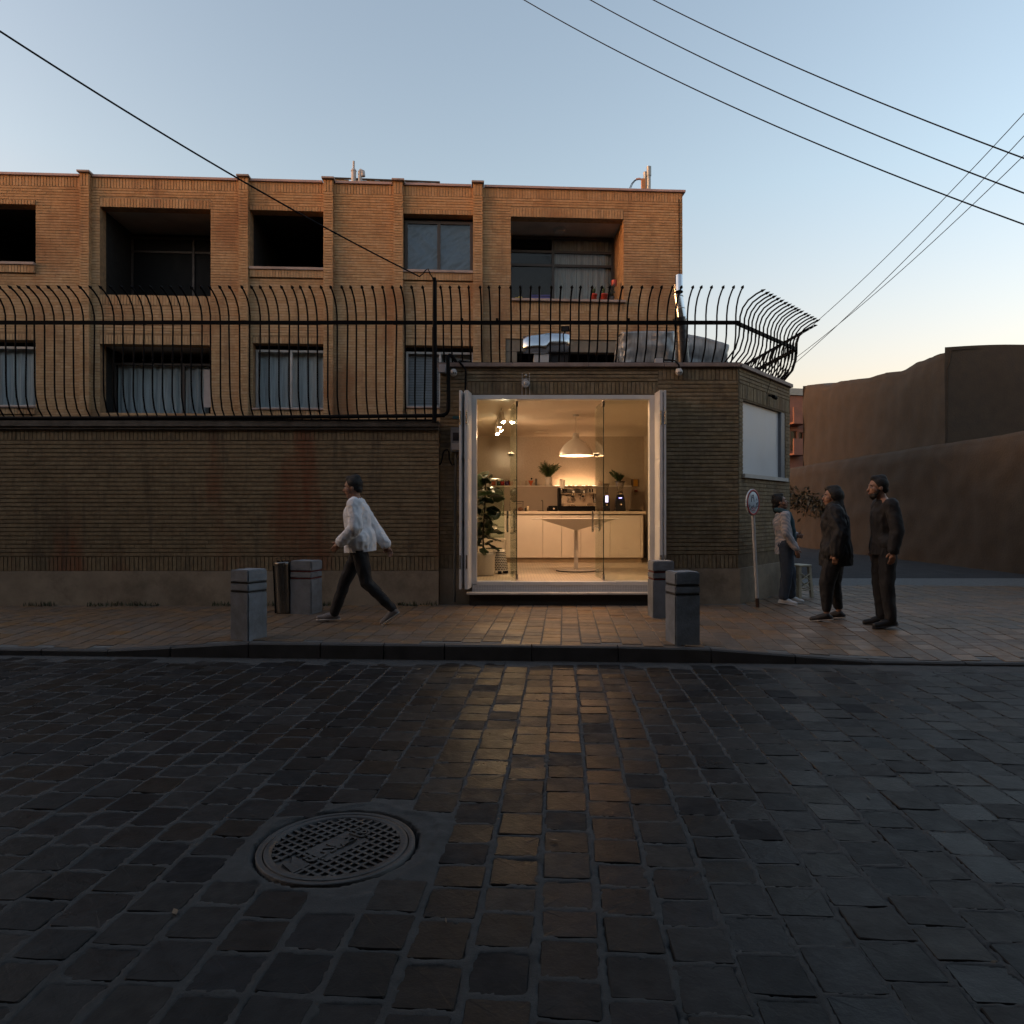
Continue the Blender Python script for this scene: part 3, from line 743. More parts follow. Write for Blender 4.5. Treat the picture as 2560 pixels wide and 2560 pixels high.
def room(h, depth, mwall, mceil=None, name='recess'):
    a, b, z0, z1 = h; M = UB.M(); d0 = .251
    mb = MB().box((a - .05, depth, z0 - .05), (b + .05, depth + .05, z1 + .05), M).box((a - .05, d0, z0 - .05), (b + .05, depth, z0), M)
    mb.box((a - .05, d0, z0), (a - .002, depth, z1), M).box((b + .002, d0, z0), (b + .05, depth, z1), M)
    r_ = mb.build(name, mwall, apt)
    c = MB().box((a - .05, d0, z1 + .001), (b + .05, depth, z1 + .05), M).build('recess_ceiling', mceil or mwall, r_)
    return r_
def window(h, dep, cols, mfr, mp, back, rows=(), name='window', fw=.05, curtain_m=None, label=None, inset=.01, tops=0.0):
    a, b, z0, z1 = h; a += inset; b -= inset; z1 -= tops; M = UB.M()
    f = MB()
    f.bevbox((a, dep, z0), (a + fw, dep + .06, z1), .004, M).bevbox((b - fw, dep, z0), (b, dep + .06, z1), .004, M)
    f.bevbox((a + fw, dep, z0), (b - fw, dep + .06, z0 + fw), .004, M).bevbox((a + fw, dep, z1 - fw), (b - fw, dep + .06, z1), .004, M)
    us = [a + fw] + [a + (b - a) * c for c in cols] + [b - fw]
    for c in us[1:-1]: f.bevbox((c - fw / 2, dep - .01, z0 + fw), (c + fw / 2, dep + .06, z1 - fw), .004, M)
    zs = [z0 + fw] + [z0 + (z1 - z0) * r for r in rows] + [z1 - fw]
    for r in zs[1:-1]: f.bevbox((a + fw, dep - .005, r - fw / 2), (b - fw, dep + .055, r + fw / 2), .004, M)
    w = f.build(name, mfr, apt, label=label)
    for i in range(len(us) - 1):
        for j in range(len(zs) - 1):
            MB().box((us[i], dep + .025, zs[j]), (us[i + 1], dep + .031, zs[j + 1]), M).build('pane', mp, w)
    return w
def curtain(h, dep, u0, u1, z0, z1, m, amp=.03, fold=.11, name='curtain', sd=0):
    def fn(u, v):
        x = u0 + (u1 - u0) * u; z = z0 + (z1 - z0) * v
        ph = x / fold * 6.283; d = amp * math.sin(ph + .8 * math.sin(ph * .37 + sd)) * (1 - .35 * v) + .4 * amp * noise.noise(Vector((x * 3, z * 2, sd)))
        return UB.at(x, z, -(dep + d))
    return MB().grid(fn, int((u1 - u0) / .02), 8).build(name, m, apt)
# upper dark recess at the left with a slim window in it
room(H['A'], 1.5, m_dark, m_plaster)
window((H['A'][0], H['A'][1], H['A'][2], H['A'][3] - .1), 1.35, [.62], m_alu, mat('shade_black_pane', (.01, .011, .012), .5, spec=.1), None, rows=[.8], label='window at the back of the dark upper recess')  # opaque near-black panes, the recess darkness put into their colour
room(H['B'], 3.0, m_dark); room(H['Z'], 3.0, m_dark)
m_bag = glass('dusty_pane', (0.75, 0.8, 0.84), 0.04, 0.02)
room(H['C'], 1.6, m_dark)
window(H['C'], .18, [.5], m_alu, m_bag, None, label='dark framed sliding window lined with plastic sheet', fw=.07, tops=.06)
def crumple(h, dep):
    a, b, z0, z1 = h
    def fn(u, v):
        x, z = a + .06 + (b - a - .12) * u, z0 + .05 + (z1 - z0 - .15) * v
        d = .06 * abs(noise.noise(Vector((x * 2.4 + z * 2.0, z * 1.0 - x * .5, 1)))) + .035 * abs(noise.noise(Vector((x * 5 - z * 6, z * 2.5 + x, 2))))
        return UB.at(x, z, -(dep + .05 + d))
    MB().grid(fn, 60, 50).build('plastic_sheet', m_plastic, apt)
crumple(H['C'], .2)
# balcony of the top flat
def open_room(h, depth):
    a, b, z0, z1 = h; M = UB.M()
    r_ = MB().box((a - .05, .251, z0 - .05), (b + .05, depth, z0), M).box((a - .05, .251, z0), (a - .002, depth, z1), M).box((b + .002, .251, z0), (b + .05, depth, z1), M).build('recess', m_plaster, apt)
    MB().box((a - .05, .251, z1 + .001), (b + .05, depth, z1 + .05), M).build('recess_ceiling', m_plaster, r_); return r_
br = open_room(H['D'], 1.15)
a, b, z0, z1 = H['D']
MB().cyl(UB.at(a + (b - a) * .46, z1, -.62), UB.at(a + (b - a) * .46, z1 - .07, -.62), .14, .11, 20).build('ceiling_lamp', mat('milky_lamp', (.4, .4, .38), .4), apt)
fr3 = Frame((UB.at(b, 0, -1.14).x, UB.at(b, 0, -1.14).y), (UB.at(b, 0, .0).x, UB.at(b, 0, .0).y))
fr3.n = -fr3.n
rv = Pieces(br, 'brick', 'brickwork', BRICK, m_upbrick, limit=60)
for r in range(int((z1 - z0) / CH)):
    x = -(r % 2) * .1
    while x < 1.13:
        p, q = max(x, .0), min(x + .205, 1.13)
        if q - p > .02: rv.add(Matrix.Translation(fr3.at((p + q) / 2, z0 + (r + .5) * CH, 0.0) + UB.u * -.002) @ Matrix.Rotation(fr3.a, 4, 'Z') @ Matrix.Diagonal((q - p - .003, .012, CH - .011, 1)), .01)
        x += .205
rv.flush()
hw = (a + .0, b - .0, z0, z1 - .02)
window(hw, 1.02, [.42], m_alu, m_pane, None, rows=[.62, .80], label='dark framed balcony glazing with curtain behind its right half', fw=.06)
m_str = mat('striped_curtain', (0.42, 0.40, 0.36), .9, var=.35, scale=9, stretch=(5, 5, .05))
curtain(H['D'], 1.12, a + (b - a) * .43, b - .06, z0, z1 - .02, m_str, .025, .13)
MB().box((a, 2.2, z0), (b, 2.25, z1 - .03), UB.M()).box((a, 1.21, z0 + .003), (b, 2.2, z0 + .01), UB.M()).box((a, 1.21, z1 - .03), (b, 2.2, z1 - .02), UB.M()).build('flat_interior', m_dark, apt)
# lower row
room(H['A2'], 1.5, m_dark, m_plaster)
window((H['A2'][0], H['A2'][1], H['A2'][2], H['A2'][3] - .28), .55, [.66], m_alu, m_pane, None, label='lower recess window with pale curtains', fw=.05)
curtain(H['A2'], .68, H['A2'][0] + .05, H['A2'][1] - .3, H['A2'][2], H['A2'][3] - .3, m_curtain, .03, .16, sd=2)
MB().box((H['A2'][1] - .32, .48, H['A2'][2] + .2), (H['A2'][1] - .02, .5, H['A2'][3] - .42), UB.M()).build('door', mat('grey_door', (.4, .4, .42), .5), apt)
for k, cm, sd in (('B2', m_curtain, 4), ('Z2', m_curtain, 6)):
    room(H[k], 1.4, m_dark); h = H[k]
    window(h, .16, [.5], m_silver, m_pane, None, label='aluminium sliding window with closed net curtains' if k == 'B2' else None, fw=.05, tops=.1)
    curtain(h, .32, h[0] + .03, h[1] - .03, h[2], h[3] - .1, cm, .025, .2, sd=sd)
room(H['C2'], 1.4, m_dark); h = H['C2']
wc = window(h, .16, [.5], m_silver, m_pane, None, label='aluminium window with lowered slat blind half hidden by the shop', fw=.05, tops=.1)
m_blind = mat('blind_slat', (.42, .43, .44), .6)
for i in range(22):
    z = h[2] + .06 + i * .058
    if z > h[3] - .16: break
    MB().box((h[0] + .06, .26, z), (h[0] + (h[1] - h[0]) * .49, .275, z + .05), UB.M() @ Matrix.Translation((0, 0, 0))).build('slat', m_blind, wc)
MB().box((h[0] + (h[1] - h[0]) * .52, .3, h[2]), (h[1] - .06, .31, h[3] - .14), UB.M()).build('roller_blind', mat('pale_blind', (.45, .45, .43), .8), wc)
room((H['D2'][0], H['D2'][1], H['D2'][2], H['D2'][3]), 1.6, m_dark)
MB().box((H['D2'][0] + .01, .02, H['D2'][3] - .27), (H['D2'][1] - .01, .24, H['D2'][3] - .003), UB.M()).build('lintel', mat('old_concrete', (.17, .15, .12), .9, var=.3, scale=4, bump=.3), apt)
MB().box((H['D2'][0] + .01, .02, H['D2'][2]), (H['D2'][0] + .25, .24, H['D2'][3] - .28), UB.M()).build('pier', mat('old_concrete', (.2, .2, .2)), apt)
cb = MB().tube([UB.at(uu(1697), z, .03 + .01 * math.sin(z * 3)) for z in [3.7 + .2 * i for i in range(24)]], .008, 6); cb.build('wall_cable', m_black, apt)

# things standing on the balcony sill
def sill_pt(px, out=-.12): return UB.at(uu(px), H['D'][2] + .001, out)
m_red = mat('red_plastic', (.42, .05, .035), .45); m_blue = mat('blue_plastic', (.05, .06, .22), .5); m_yel = mat('yellow_cloth', (.45, .33, .05), .8); m_green = mat('plant_green', (.03, .06, .02), .7)
def small_pot(px, r, h, name, m, label, cat, plant=False, grp=None):
    c = sill_pt(px); t = thing(name, c, label, cat, grp)
    MB().lathe([(0, 0), (r * .75, 0), (r, h), (r * 1.08, h), (r * 1.08, h * .88), (r * .98, h * .86)], c, 16).lathe([(r * .95, h * .9), (0, h * .9)], c, 16).build('pot', m, t)
    if plant:
        l = MB(); rr = random.Random(px)
        for k in range(26):
            a = rr.uniform(0, 6.28); s = c + Vector((0, 0, h * .9)); e = s + Vector((math.cos(a) * rr.uniform(.02, .1), math.sin(a) * rr.uniform(.02, .1), rr.uniform(.05, .22)))
            w = Vector((-math.sin(a), math.cos(a), 0)) * .012; l.add([s, (s + e) / 2 + w, e, (s + e) / 2 - w], [(0, 1, 2, 3)])
        l.build('foliage', m_green, t, kind='stuff')
    return t
small_pot(1487, .07, .17, 'flower_pot', m_red, 'smaller red flower pot left of the pair on the balcony sill', 'pot', True)
small_pot(1512, .09, .17, 'flower_pot', m_red, 'wider red flower pot right of the pair on the balcony sill', 'pot', True)
t = thing('hanging_lantern', UB.at(uu(1540), zz(1540, 712), -.2), 'red lantern hanging in the right of the balcony opening', 'lantern')
c = UB.at(uu(1540), zz(1540, 708), -.2); MB().cyl(c, c + Vector((0, 0, .13)), .055, .06, 16).build('shade', m_red, t)
MB().tube([c + Vector((0, 0, .13)), c + Vector((.01, 0, .35)), c + Vector((0, 0, .9))], .004, 5).build('cord', m_black, t)
c = sill_pt(1532, -.14); t = thing('potted_plant', c, 'dark leafy potted plant below the red lantern', 'plant')
MB().lathe([(0, 0), (.05, 0), (.065, .12), (0, .12)], c, 14).build('pot', mat('dark_pot', (.05, .04, .035), .6), t)
l = MB(); rr = random.Random(3)
for k in range(60):
    a = rr.uniform(0, 6.28); s = c + Vector((0, 0, .1 + rr.random() * .25)); e = s + Vector((math.cos(a) * rr.uniform(.03, .12), math.sin(a) * .06, rr.uniform(-.03, .12))); w = Vector((0, .2, 1)).normalized() * .018
    l.add([s, (s + e) / 2 + w, e, (s + e) / 2 - w], [(0, 1, 2, 3)])
l.build('foliage', mat('dark_leaf', (.02, .025, .015), .6), t, kind='stuff')
c = sill_pt(1352); tag(MB().bevbox((-.21, -.07, 0), (.21, .09, .10), .02, Matrix.Translation(c)).bevbox((-.23, -.09, .085), (.23, .11, .11), .01, Matrix.Translation(c)).build('plastic_basin', m_blue), 'blue plastic basin on the balcony sill', 'basin')
c = sill_pt(1301); tag(MB().ball(c + Vector((0, 0, .05)), (.055, .05, .05)).ball(c + Vector((-.08, 0, .035)), (.05, .05, .035)).build('cloth_bundle', m_yel), 'yellow cloth bundle on the left of the balcony sill', 'cloth')

# ------------------------------------------------------------------ on the flat roof
m_pvc = mat('grey_vent_pipe', (.36, .37, .38), .55, var=.15); m_zinc = mat('zinc_pipe', (.3, .31, .3), .45, .7, var=.3)
def rp(px, py, back): 
    p = UB.at(uu(px), 0, -back); return p, p.y
p, D = rp(873, 0, .6); t = thing('roof_vent', (p.x, p.y, ROOF - .2), 'pale twin vent pipes with rounded caps on the roof', 'vent')
z = lambda py: PZ(py, D)
MB().cyl((p.x, p.y, ROOF - .2), (p.x, p.y, z(425)), .055, n=14).cyl((p.x, p.y, z(428)), (p.x, p.y, z(421)), .065, .03, 14).cyl((p.x, p.y, z(421)), (p.x, p.y, z(403)), .024, n=10).build('pipe', m_pvc, t)
p2 = Vector((p.x + .14, p.y, 0)); MB().cyl((p2.x, p2.y, ROOF - .2), (p2.x, p2.y, z(430)), .045, n=12).tube([(p2.x, p2.y, z(431)), (p2.x + .02, p2.y, z(427)), (p2.x + .06, p2.y, z(429)), (p2.x + .07, p2.y, z(441))], .05, 12).build('hooded_pipe', m_pvc, t)
pA, DA = rp(780, 0, 1.6); pB, DB = rp(1092, 0, 1.6)
t = thing('roof_shed', (pA.x, pA.y, ROOF - .2), 'long low yellowish block wall with broken edge on the roof', 'wall')
rb = Frame((pA.x, pA.y), (pB.x, pB.y)); mbr = MB(); n = 26
for i in range(n):
    a, b = rb.len * i / n, rb.len * (i + 1) / n
    top = PZ(447 + 11 * (i / n) + random.uniform(-.6, .6), rb.at(a, 0).y)
    if i in (5, 16): top -= .05
    MB().box((a + .003, 0, ROOF - .2), (b - .003, .2, top), rb.M()).build('block', mat('yellow_block', (.36, .28, .17), .9, var=.25, scale=4), t)
mt = MB().tube([rb.at(rb.len * i / 12, PZ(446 + 11 * i / 12 - .5, rb.at(rb.len * i / 12, 0).y), .02) for i in range(13)], .022, 6).build('capping', mat('tar_cap', (.05, .045, .04), .8), t)
p, D = rp(1642, 0, .7); z = lambda py: PZ(py, D)
t = thing('roof_flue', (p.x, p.y, ROOF - .2), 'pair of grey metal flue pipes on the right end of the roof', 'flue')
MB().cyl((p.x, p.y, ROOF - .2), (p.x, p.y, z(436)), .045, n=14).cyl((p.x, p.y, z(440)), (p.x, p.y, z(417)), .055, n=14).build('pipe', m_zinc, t)
MB().cyl((p.x - .07, p.y + .05, ROOF - .2), (p.x - .07, p.y + .05, z(428)), .05, n=14).build('pipe', m_zinc, t)
p, D = rp(1622, 0, .5); tag(MB().bevbox((p.x - .045, p.y - .05, ROOF - .2), (p.x + .045, p.y + .05, PZ(448, D)), .006).build('brick_post', mat('orange_clay', (.33, .17, .08), .8)), 'short orange clay post beside the roof flues', 'post')
p, D = rp(1605, 0, .5); z = lambda py: PZ(py, D); X = lambda px: PX(px, D)
t = thing('roof_hose', (p.x, p.y, ROOF - .2), 'bent hose and pink standpipe at the right end of the roof', 'hose')
MB().tube([(X(1608), p.y, ROOF - .2), (X(1608), p.y, z(457)), (X(1605), p.y, z(449)), (X(1598), p.y, z(447)), (X(1590), p.y, z(448.5))], .025, 10).build('standpipe', mat('pinkish_pipe', (.42, .28, .25), .5), t)
for o in (0, 3): MB().tube([(X(1594 + o), p.y, z(447.5)), (X(1586 + o), p.y, z(451)), (X(1579 + o), p.y, z(459)), (X(1574 + o), p.y, z(470))], .009, 6).build('hose', m_black, t)

# ------------------------------------------------------------------ security fence
fence = thing('security_fence', (0, 10.6, 2.7), 'black iron security fence of bowed bars along garden wall and shop roof', 'fence')
FY = 10.6
def bar_mesh(zb, sd):
    rnd = random.Random(sd); w = rnd.uniform(-.012, .012)
    pr = [(.26, zb), (.20, zb + .06), (.07, zb + .2), (.012, zb + .38), (0, zb + .55), (0, 4.1), (-.004, 4.3), (-.045, 4.42), (-.13, 4.52), (-.25, 4.585), (-.34, 4.615)]
    m_ = MB().tube([(w * math.sin(z * 2), y, z - 3) for y, z in pr], .0125, 6)
    y, z = pr[-1]; m_.cyl((0, y + .008, z - 3 - .002), (0, y - .055, z - 3 + .012), .024, .002, 6)
    return m_.mesh('bar')
LONG = [bar_mesh(2.72, i) for i in range(3)]; SHORT = [bar_mesh(3.63, i) for i in range(3)]
for me in LONG + SHORT: me.materials.append(m_black)
finv = WM(fence).inverted()
def bar(x, y, rz, me):
    o = bpy.data.objects.new('bar', me); COL.objects.link(o); o.parent = fence; o.matrix_parent_inverse = finv
    o.matrix_basis = Matrix.Translation((x, y, 3)) @ Matrix.Rotation(rz, 4, 'Z') @ Matrix.Rotation(random.uniform(-.012, .012), 4, 'Y')
XP = PX(1088, FY)
x = -9.4
while x < XP - .05: bar(x, FY, 0, random.choice(LONG)); x += .1445 * random.uniform(.97, 1.03)
x = XP + .1
FX1 = 3.36
while x < FX1 - .02: bar(x, FY, 0, random.choice(SHORT)); x += .1445 * random.uniform(.97, 1.03)
FC2 = (4.92, 12.3); FC3 = (4.80, 15.6)
s1 = Frame((FX1, FY), FC2); s2 = Frame(FC2, FC3)
for k in range(17): q = s1.at(.07 + k * (s1.len - .1) / 16, 0); bar(q.x, q.y, s1.a, random.choice(SHORT))
for k in range(22): q = s2.at(.07 + k * .144, 0); bar(q.x, q.y, s2.a, random.choice(SHORT))
MB().box((-9.6, FY - .035, 4.162), (FX1 + .01, FY - .008, 4.218)).build('rail', m_black, fence)
MB().box((0, -.001, 4.161), (s1.len, .03, 4.219), s1.M()).build('rail', m_black, fence)
MB().box((0, -.001, 4.16), (s2.len, .03, 4.22), s2.M()).build('rail', m_black, fence)
MB().box((-9.6, FY + .19, 2.75), (XP, FY + .22, 2.785)).build('rail', m_black, fence)
MB().box((XP + .02, FY + .21, 3.63), (FX1 + .1, FY + .235, 3.652)).build('rail', m_black, fence)
MB().box((XP - .03, FY - .05, 2.74), (XP + .03, FY - .036, 4.8)).cyl((XP, FY - .1, 4.1), (XP, FY - .1, 4.83), .028, n=10).cyl((XP, FY - .1, 2.7), (XP, FY - .1, 4.1), .035, n=10).build('post', m_black, fence)
for px in (1155, 1243, 1570): q = PX(px, FY); MB().box((q - .02, FY - .05, 4.218), (q + .02, FY, 4.25)).build('rail_lug', m_black, fence)

# ------------------------------------------------------------------ pipes, boxes and cameras on the walls
def cable(name, pts, r, label, cat, m=None, n=8, smooth=6):
    pts = [Vector(p) for p in pts]; out = []
    for i in range(len(pts) - 1):
        p0, p1, p2, p3 = pts[max(i - 1, 0)], pts[i], pts[i + 1], pts[min(i + 2, len(pts) - 1)]
        for k in range(smooth):
            t = k / smooth
            out.append(.5 * ((2 * p1) + (p2 - p0) * t + (2 * p0 - 5 * p1 + 4 * p2 - p3) * t * t + (3 * p1 - p0 - 3 * p2 + p3) * t ** 3))
    out.append(pts[-1])
    return tag(MB().tube(out, r, n).build(name, m or m_black), label, cat)
D = 10.5
cable('conduit_pipe', [P(-60, 1046, D), P(300, 1045, D), P(800, 1042, D), P(1085, 1039, D), P(1105, 1038, D), P(1117, 1032, D), P(1121, 1015, D), P(1121, 960, D + .05), P(1120, 905, D + .08), P(1120, 893, D + .1), P(1126, 888, D + .14), P(1134, 896, D + .3), P(1141, 906, D + .45)], .028, 'thick black conduit running along the fence foot and bending up beside the junction box', 'pipe')
D = 10.66
cable('cable_loop', [P(1180, 907, 10.8), P(1150, 903, 10.75), P(1150, 907, 10.66), P(1158, 916, D), P(1164, 928, D), P(1164, 950, D), P(1163, 980, D)], .016, 'black cable dropping from shop roof to left of the lintel', 'cable')
cable('cable_loop', [P(1088, 1055, D), P(1088, 1100, D), P(1088, 1135, D), P(1090, 1155, D), P(1096, 1162, D), P(1103, 1157, D), P(1106, 1143, D), P(1109, 1130, D), P(1116, 1124, D), P(1122, 1130, D), P(1124, 1148, D), P(1130, 1162, D), P(1135, 1160, D)], .011, 'looping black cable under the meter box', 'cable')
m_gbox = mat('grey_meter_paint', (.13, .14, .16), .5, var=.15)
c = P(1142, 1100, 10.7); t = thing('meter_box', (c.x, 10.72, c.z), 'grey electricity meter box left of the cafe shutters', 'meter box')
MB().bevbox((c.x - .085, 10.60, c.z - .18), (c.x + .075, 10.735, c.z + .18), .01).build('case', m_gbox, t)
MB().bevbox((c.x - .07, 10.585, c.z - .16), (c.x + .06, 10.603, c.z - .06), .006).build('terminal_cover', mat('pale_grey_cover', (.24, .24, .25), .5), t)
MB().box((c.x - .05, 10.596, c.z - .02), (c.x + .04, 10.6015, c.z + .1)).build('glass_window', mat('meter_glass', (.03, .03, .035), .15), t)
cable('drain_pipe', [P(1139, 1132, 10.68), P(1139, 1150, 10.68), P(1138, 1300, 10.68), P(1137, 1420, 10.62), P(1136, 1505, 10.6)], .022, 'dark pipe running down the wall under the meter box', 'pipe', mat('dark_green_pipe', (.05, .055, .055), .5))
for q in (1170, 1285): pass
c = P(1107, 923, 10.7); tag(MB().bevbox((c.x - .053, 10.63, c.z - .058), (c.x + .05, 10.736, c.z + .058), .006).build('junction_box', mat('white_box', (.5, .51, .56), .5)), 'small white junction box at the left top corner of the shop', 'box')
c = P(1142, 1043, 10.7); tag(MB().box((c.x - .065, 10.715, c.z - .02), (c.x + .065, 10.737, c.z + .022)).build('number_plaque', mat('turquoise_tile', (.03, .11, .14), .3)), 'small turquoise plaque on the brick left of the shutters', 'plaque')
def dome(px, py, D, label, tx):
    c = P(px, py, D); t = thing('security_camera', c, label, 'camera', 'dome cameras on the shop parapet')
    w = mat('camera_white', (.55, .55, .54), .35)
    MB().ball(c, .055, 18, 12).build('dome', w, t)
    MB().cyl((c.x, c.y, c.z + .02), (c.x, SY - .015, c.z + .03), .045, n=16).build('mount', w, t)
    d = Vector((tx, -1, -.25)).normalized(); s = d.cross(Vector((0, 0, 1))).normalized()
    for k in (-1, 1): q = c + d * .046 + s * .014 * k; MB().ball(q, .013, 8, 6).build('lens', mat('lens_black', (.008, .008, .008), .15), t)
dome(1134, 932, 10.68, 'white dome camera beside the junction box at the left end of the parapet', .3); dome(1698, 930, 10.68, 'white dome camera below the parapet right of the door', 0.0)
tag(MB().tube([P(1656, 900, 10.8), P(1672, 900, 10.75), P(1688, 902, 10.68), P(1697, 912, 10.66), P(1698, 924, 10.68)], .012, 8).build('camera_cable', m_black), 'black cable reaching down to the right dome camera', 'cable')
c = P(1646, 898, 10.8); tag(MB().bevbox((c.x - .06, c.y - .05, 3.626), (c.x + .06, c.y + .05, 3.70), .006).build('cable_box', mat('white_box2', (.55, .56, .58), .5)), 'small white cable box on top of the parapet', 'box')
# alarm bell on a rod frame above the door
c = P(1314, 958, 10.69); t = thing('alarm_bell', c, 'pale alarm bell on a wire frame above the cafe door', 'bell')
w = mat('bell_white', (.5, .5, .5), .4)
MB().cyl((c.x, c.y - .02, c.z), (c.x, SY - .012, c.z), .056, .062, 20).build('gong', w, t)
MB().cyl((c.x, c.y - .035, c.z), (c.x, c.y - .02, c.z), .02, .03, 12).build('boss', w, t)
fr_ = MB()
for dx in (-.055, .065): fr_.cyl((c.x + dx, SY - .03, c.z - .24), (c.x + dx * .9, SY - .03, c.z + .16), .004, n=6)
fr_.cyl((c.x - .055, SY - .03, c.z + .07), (c.x + .065, SY - .03, c.z + .07), .004, n=6).cyl((c.x + .005, SY - .03, c.z - .22), (c.x + .005, SY - .03, c.z + .14), .004, n=6)
fr_.build('wire_frame', w, t); MB().ball((c.x + .005, SY - .035, c.z + .125), .018).build('knob', w, t)
# camera on the cut-off corner
q = SCH.at(SCH.upx(1920), PZ(997, 11.8), .12); t = thing('wall_camera', q, 'small black bullet camera above the corner window', 'camera')
MB().cyl(q - SCH.u * .09 + Vector((0, 0, .0)), q + SCH.u * .03 + Vector((0, 0, -.01)), .03, n=12).build('body', m_black, t)
MB().cyl(q, SCH.at(SCH.upx(1920), PZ(990, 11.8), .0), .014, n=8).build('bracket', m_black, t)
MB().tube([q + Vector((0, 0, .03)), SCH.at(SCH.upx(1912), 3.3, .03), SCH.at(SCH.upx(1917), 3.56, .07)], .004, 5).build('lead', m_black, t)

# ------------------------------------------------------------------ ducts on the shop roof
m_foil = mat('galvanised_sheet', (.62, .64, .66), .18, 1.0, var=.1, scale=3)
m_wrap = mat('plastic_wrap', (.22, .24, .25), .2, var=.35, scale=5, stretch=(3, 3, .6), spec=.9, bump=.25, bscale=9)
m_blk = mat('black_wrap', (.014, .014, .015), .35, var=.3)
D = 12.6
t = thing('air_cooler_cowl', (PX(1370, D), D, 3.4), 'bright bent sheet metal cowl on the shop roof behind the fence', 'cowl')
prof = [(1308, 840, 862), (1330, 837, 862), (1350, 836, 859), (1364, 833, 868), (1378, 831, 842), (1400, 831, 845), (1424, 831, 846)]
vs, fs = [], []
for px, yt, ym in prof:
    vs += [P(px, yt, D + .45), P(px, yt + 1, D + .1), P(px, ym, D - .06), P(px, 884 if px < 1365 else 880, D - .02), P(px, 884 if px < 1365 else 880, D + .45)]
for i in range(len(prof) - 1):
    for j in range(4): fs.append((i * 5 + j, i * 5 + j + 1, (i + 1) * 5 + j + 1, (i + 1) * 5 + j))
k = len(prof) - 1; fs += [(0, 4, 3, 2, 1), tuple(k * 5 + j for j in range(5))]
fs = [tuple(reversed(f)) for f in fs]
MB().add(vs, fs, True).build('hood', m_foil, t)
MB().box((PX(1335, D), D, 3.4), (PX(1375, D), D + .4, PZ(885, D))).build('pedestal', mat('pale_sheet', (.4, .43, .45), .5), t)
MB().box((PX(1378, D), D + .05, 3.4), (PX(1425, D), D + .4, PZ(881, D))).build('cooler_case', m_blk, t)
c = P(1413, 822, 11.2); t = thing('floodlight', (c.x, c.y, 3.4), 'small black floodlight on a bent stem above the parapet', 'floodlight')
Mx = Matrix.Translation(c) @ Matrix.Rotation(R(-4), 4, 'Y') @ Matrix.Rotation(R(12), 4, 'X')
MB().bevbox((-.065, -.015, -.042), (.065, .03, .042), .008, Mx).build('housing', m_black, t); MB().box((-.05, -.018, -.03), (.05, -.0155, .03), Mx).build('glass', mat('flood_glass', (.05, .05, .055), .15), t)
MB().tube([c + Vector((.0, .02, -.04)), c + Vector((-.03, .02, -.09)), c + Vector((-.015, .03, -.25)), Vector((c.x, c.y + .04, 3.42))], .01, 7).build('stem', m_black, t)
D = 12.8
def wrapped(name, pts_fn, nu, nv, label):
    return tag(MB().grid(pts_fn, nu, nv).build(name, m_wrap), label, 'duct')
def box_blob(x0, x1, y0, y1, z0, z1, sd, sl=0):
    def fn(u, v):
        a = u * 2 * math.pi; e = .35; cx, sx = math.cos(a), math.sin(a)
        q = (abs(cx) ** (2 / 9) if cx else 0) * (1 if cx > 0 else -1); w = (abs(sx) ** (2 / 9) if sx else 0) * (1 if sx > 0 else -1)
        vv = min(v / .8, 1); sh = 1 if v <= .8 else (1 - v) / .2
        x = (x0 + x1) / 2 + q * (x1 - x0) / 2 * sh * (1 - .05 * vv); y = (y0 + y1) / 2 + w * (y1 - y0) / 2 * sh
        zt = z0 + (z1 - z0) * vv - sl * max(0, (x - x0) / (x1 - x0)) ** 1.4 * vv
        nn = (.3 - abs(noise.noise(Vector((x * 3 + zt * 2, y * 4 + sd, zt * 2.2))))) * .09 + (.3 - abs(noise.noise(Vector((x * 8 - zt * 5, y * 8 + sd, zt * 4))))) * .05
        return Vector((x + nn, y + nn * .7, zt + nn * .5))
    return fn
wrapped('wrapped_duct', box_blob(PX(1548, D), PX(1692, D), D, D + .9, 3.4, PZ(828, D), 1), 96, 40, 'bulky duct box wrapped in dull plastic left of the chimney')
wrapped('wrapped_duct', box_blob(PX(1700, D + .6), PX(1828, D + .6), D + .6, D + 1.4, 3.38, PZ(835, D + .6), 5, .22), 96, 40, 'sloping plastic wrapped duct right of the chimney')
D = 12.0
t = thing('chimney_flue', (PX(1702, D), D, 3.4), 'shiny steel flue pipe with hooded side outlet and black lower sleeve', 'flue')
MB().cyl(P(1708, 910, D), P(1702, 799, D), .105, .088, 20).build('sleeve', m_blk, t)
MB().cyl(P(1701, 815, D), P(1698, 796, D), .10, .115, 20).build('collar', m_blk, t)
MB().cyl(P(1704, 800, D), P(1694, 735, D), .088, .078, 24).build('pipe', m_foil, t)
for py in (772, 741): 
    q = P(1694 + (py - 735) * .15, py, D); MB().cyl(q - Vector((0, 0, .006)), q + Vector((0, 0, .006)), .088, n=24).build('seam', m_zinc, t)
MB().cyl(P(1698, 730, D - .12), P(1697.5, 690, D - .05), .064, n=24, caps=False).build('outlet', m_foil, t)
MB().cyl(P(1698, 727, D - .115), P(1698, 726, D - .115), .062, n=24).build('outlet_mouth', m_blk, t)
MB().tube([P(1694, 740, D), P(1688, 722, D + .02), P(1686, 712, D + .02)], .03, 10).build('elbow', m_foil, t)
for py in (830, 852): q = P(1702.5 + (py - 800) * .05, py, D); MB().cyl(q - Vector((0, 0, .02)), q + Vector((0, 0, .02)), .103, n=20).build('strap', mat('tape', (.03, .03, .03), .3), t)

